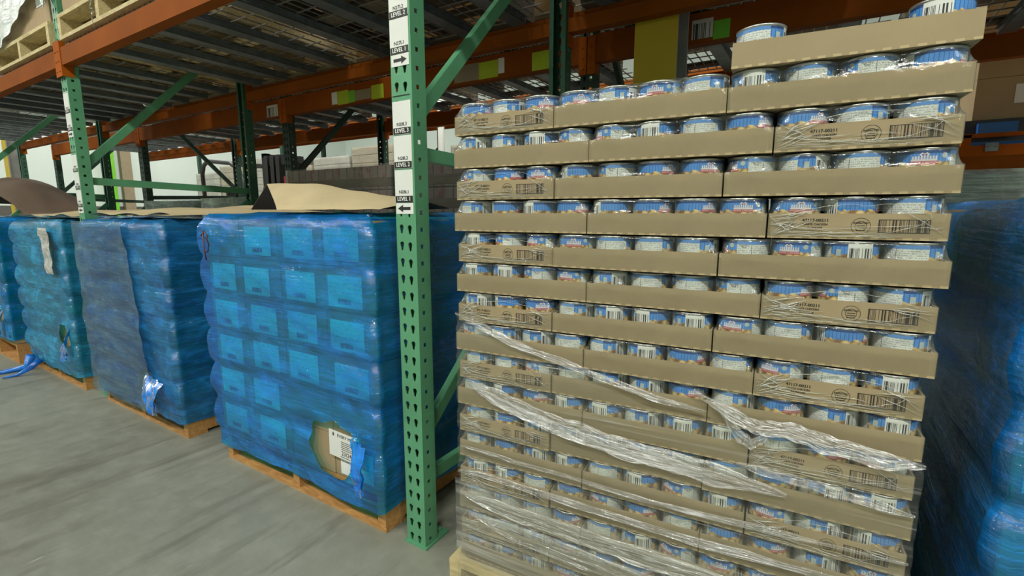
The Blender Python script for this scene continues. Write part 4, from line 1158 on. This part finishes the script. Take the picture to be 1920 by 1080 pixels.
# green tape and white downpipe by the pale loads
m = MB(); m.lathe([(0.05, 0), (0.05, 4.5)], 14, c=(-4.02, R3Y-0.28, 0)); tag(m.build('white_pipe', M['white']), 'white vertical pipe among the pale loads in the background', 'pipe')
m = MB(); m.box(-15.9, -15.75, 4.6, 4.85, 0, 4); tag(m.build('wall_post', M['limegreen']), 'lime green post against the far white wall', 'post')
m = MB(); m.box(-15.9, -15.75, 5.0, 5.25, 0, 4); tag(m.build('wall_post', M['tan']), 'tan post beside the lime green post on the far wall', 'post')

# low beam with clamped steel plates, yellow rail and cartons, seen at the right edge
g = thing('order_cart', 'red-orange cart with steel plates and yellow rail beyond the right blue load', 'cart', (1.55, 2.62, 0))
m = MB(); m.box(-0.02, 1.3, -0.02, 0.02, 1.395, 1.452); m.box(0.10, 0.14, -0.02, 0.02, 1.452, 1.51); m.box(0.10, 1.3, -0.02, 0.02, 1.495, 1.515)
for x in (-0.02, 1.26):
    for y in (0, 0.9): m.box(x, x+0.05, y-0.02, y+0.02, 0.0, 1.40)
m.box(-0.02, 1.3, 0.88, 0.92, 1.395, 1.452); m.build('frame', M['orange_bright'], g)
for px in (0.04, 0.20, 0.5, 0.8):
    m = MB(); m.box(px, px+0.052, -0.026, -0.02, 1.418, 1.462)
    for q in (0.012, 0.040): m.lathe([(0.005, 0), (0.005, 0.004)], 8, c=(px+q, -0.026, 1.44))
    m.build('steel_plate', M['galv'], g)
m = MB(); m.box(0.06, 1.3, -0.012, 0.012, 1.368, 1.394); m.build('yellow_rail', M['yellow'], g)
m = MB(); m.box(-0.02, 1.3, 0.04, 0.86, 1.455, 1.475); m.build('deck', M['bluebin'], g)
m = MB(); m.box(0.17, 0.33, 0.03, 0.14, 1.516, 1.575)
tag(m.build('blue_bag', M['bluebin'], None, (1.55, 2.62, 0.0)), 'bright blue plastic bundle on the cart at the right edge', 'bundle')
boxes_on(1.70, 2.72, 1.60, 3, 3, 0.36, 0.5, 0.22, M['carton'], 'cart beyond the right blue load', 55, 'cartons on the cart', lab=True)
m = MB(); m.box(1.60, 2.9, 2.70, 3.4, 1.477, 1.598); tag(m.build('crate', M['dgrey']), 'dark slatted crate on the cart under the brown cartons', 'crate')
m = MB(); m.box(0, 2.44, 0, 0.05, 0, 0.085)
tag(m.build('rack_beam', M['orange'], None, (0.02, R2Y+DEP-0.04, 1.285)), 'low dark red beam behind the grey wrapped load at right', 'rack beam')

# forklift parked in the rear aisle
g = thing('forklift', 'dark forklift with rounded overhead guard parked in the rear aisle', 'forklift', (-8.3, 3.5, 0), 0)
m = MB()
for y in (0, 0.9):
    m.tube([(0, y, 1.0), (-0.02, y, 1.75), (0.05, y, 1.90), (0.20, y, 1.97), (0.9, y, 1.90), (1.15, y, 1.78), (1.35, y, 1.4), (1.5, y, 1.05)], 0.035, 8)
for x, z in ((0.25, 1.96), (0.5, 1.95), (0.75, 1.92), (1.0, 1.86)): m.bar((x, 0, z), (x, 0.9, z), 0.04, 0.03)
m.build('overhead_guard', M['dgrey'], g)
m = MB(); m.box(-0.3, 1.55, -0.05, 0.95, 0.25, 1.02); m.box(-0.5, -0.1, -0.02, 0.92, 0.3, 1.15); m.build('body', M['orange_bright'], g, bevel=0.03)
m = MB()
for y in (0.12, 0.72): m.box(1.62, 1.72, y, y+0.09, 0.1, 2.02); m.box(1.74, 1.80, y+0.02, y+0.08, 0.1, 1.96)
for z in (0.6, 1.3, 1.95): m.box(1.64, 1.72, 0.12, 0.81, z, z+0.06)
m.build('mast', M['black'], g)
m = MB()
for x in (0.0, 1.25):
    for y in (0.0, 0.82):
        vs = []; n = 20
        for yy in (y, y+0.14): vs += [(x + 0.22*math.cos(2*PI*k/n), yy, 0.22 + 0.22*math.sin(2*PI*k/n)) for k in range(n)]
        m.add(vs, [tuple(range(n)), tuple(range(n, 2*n))[::-1]] + [(k, k+n, (k+1) % n+n, (k+1) % n) for k in range(n)])
m.build('wheels', M['black'], g)
m = MB(); m.box(0.35, 0.75, 0.2, 0.7, 1.0, 1.1); m.box(0.30, 0.40, 0.2, 0.7, 1.1, 1.5); m.build('seat', M['black'], g, bevel=0.02)
# order picker mast closer to the wrapped load
g = thing('reach_truck', 'black reach truck mast rising behind the nearest kraft sheet', 'reach truck', (-6.35, 3.45, 0))
m = MB()
for x in (0.0, 0.16, 0.30): m.box(x, x+0.09, 0, 0.12, 0, 1.95)
m.box(0, 0.85, 0.02, 0.10, 1.80, 1.90); m.box(0.72, 0.80, 0, 0.1, 0, 1.88); m.build('mast', M['black'], g)
m = MB(); m.box(-0.1, 0.7, 0.0, 0.8, 0.05, 1.50); m.build('body', M['orange'], g, bevel=0.03)
m = MB(); m.box(0.52, 0.60, -0.02, 0.0, 1.50, 1.62); m.build('red_tag', M['redp'], g)

# delivery label sits on its carton
if BOX1:
    for c in [o for o in col.objects if o.parent == BOX1]: bpy.data.objects.remove(c)
    bpy.context.view_layer.update()
    wm_ = cl.matrix_world.copy(); cl.parent = BOX1; cl.matrix_parent_inverse = BOX1.matrix_world.inverted()
else:
    tag(cl, 'white delivery label showing through the torn film of the nearest blue load', 'label')
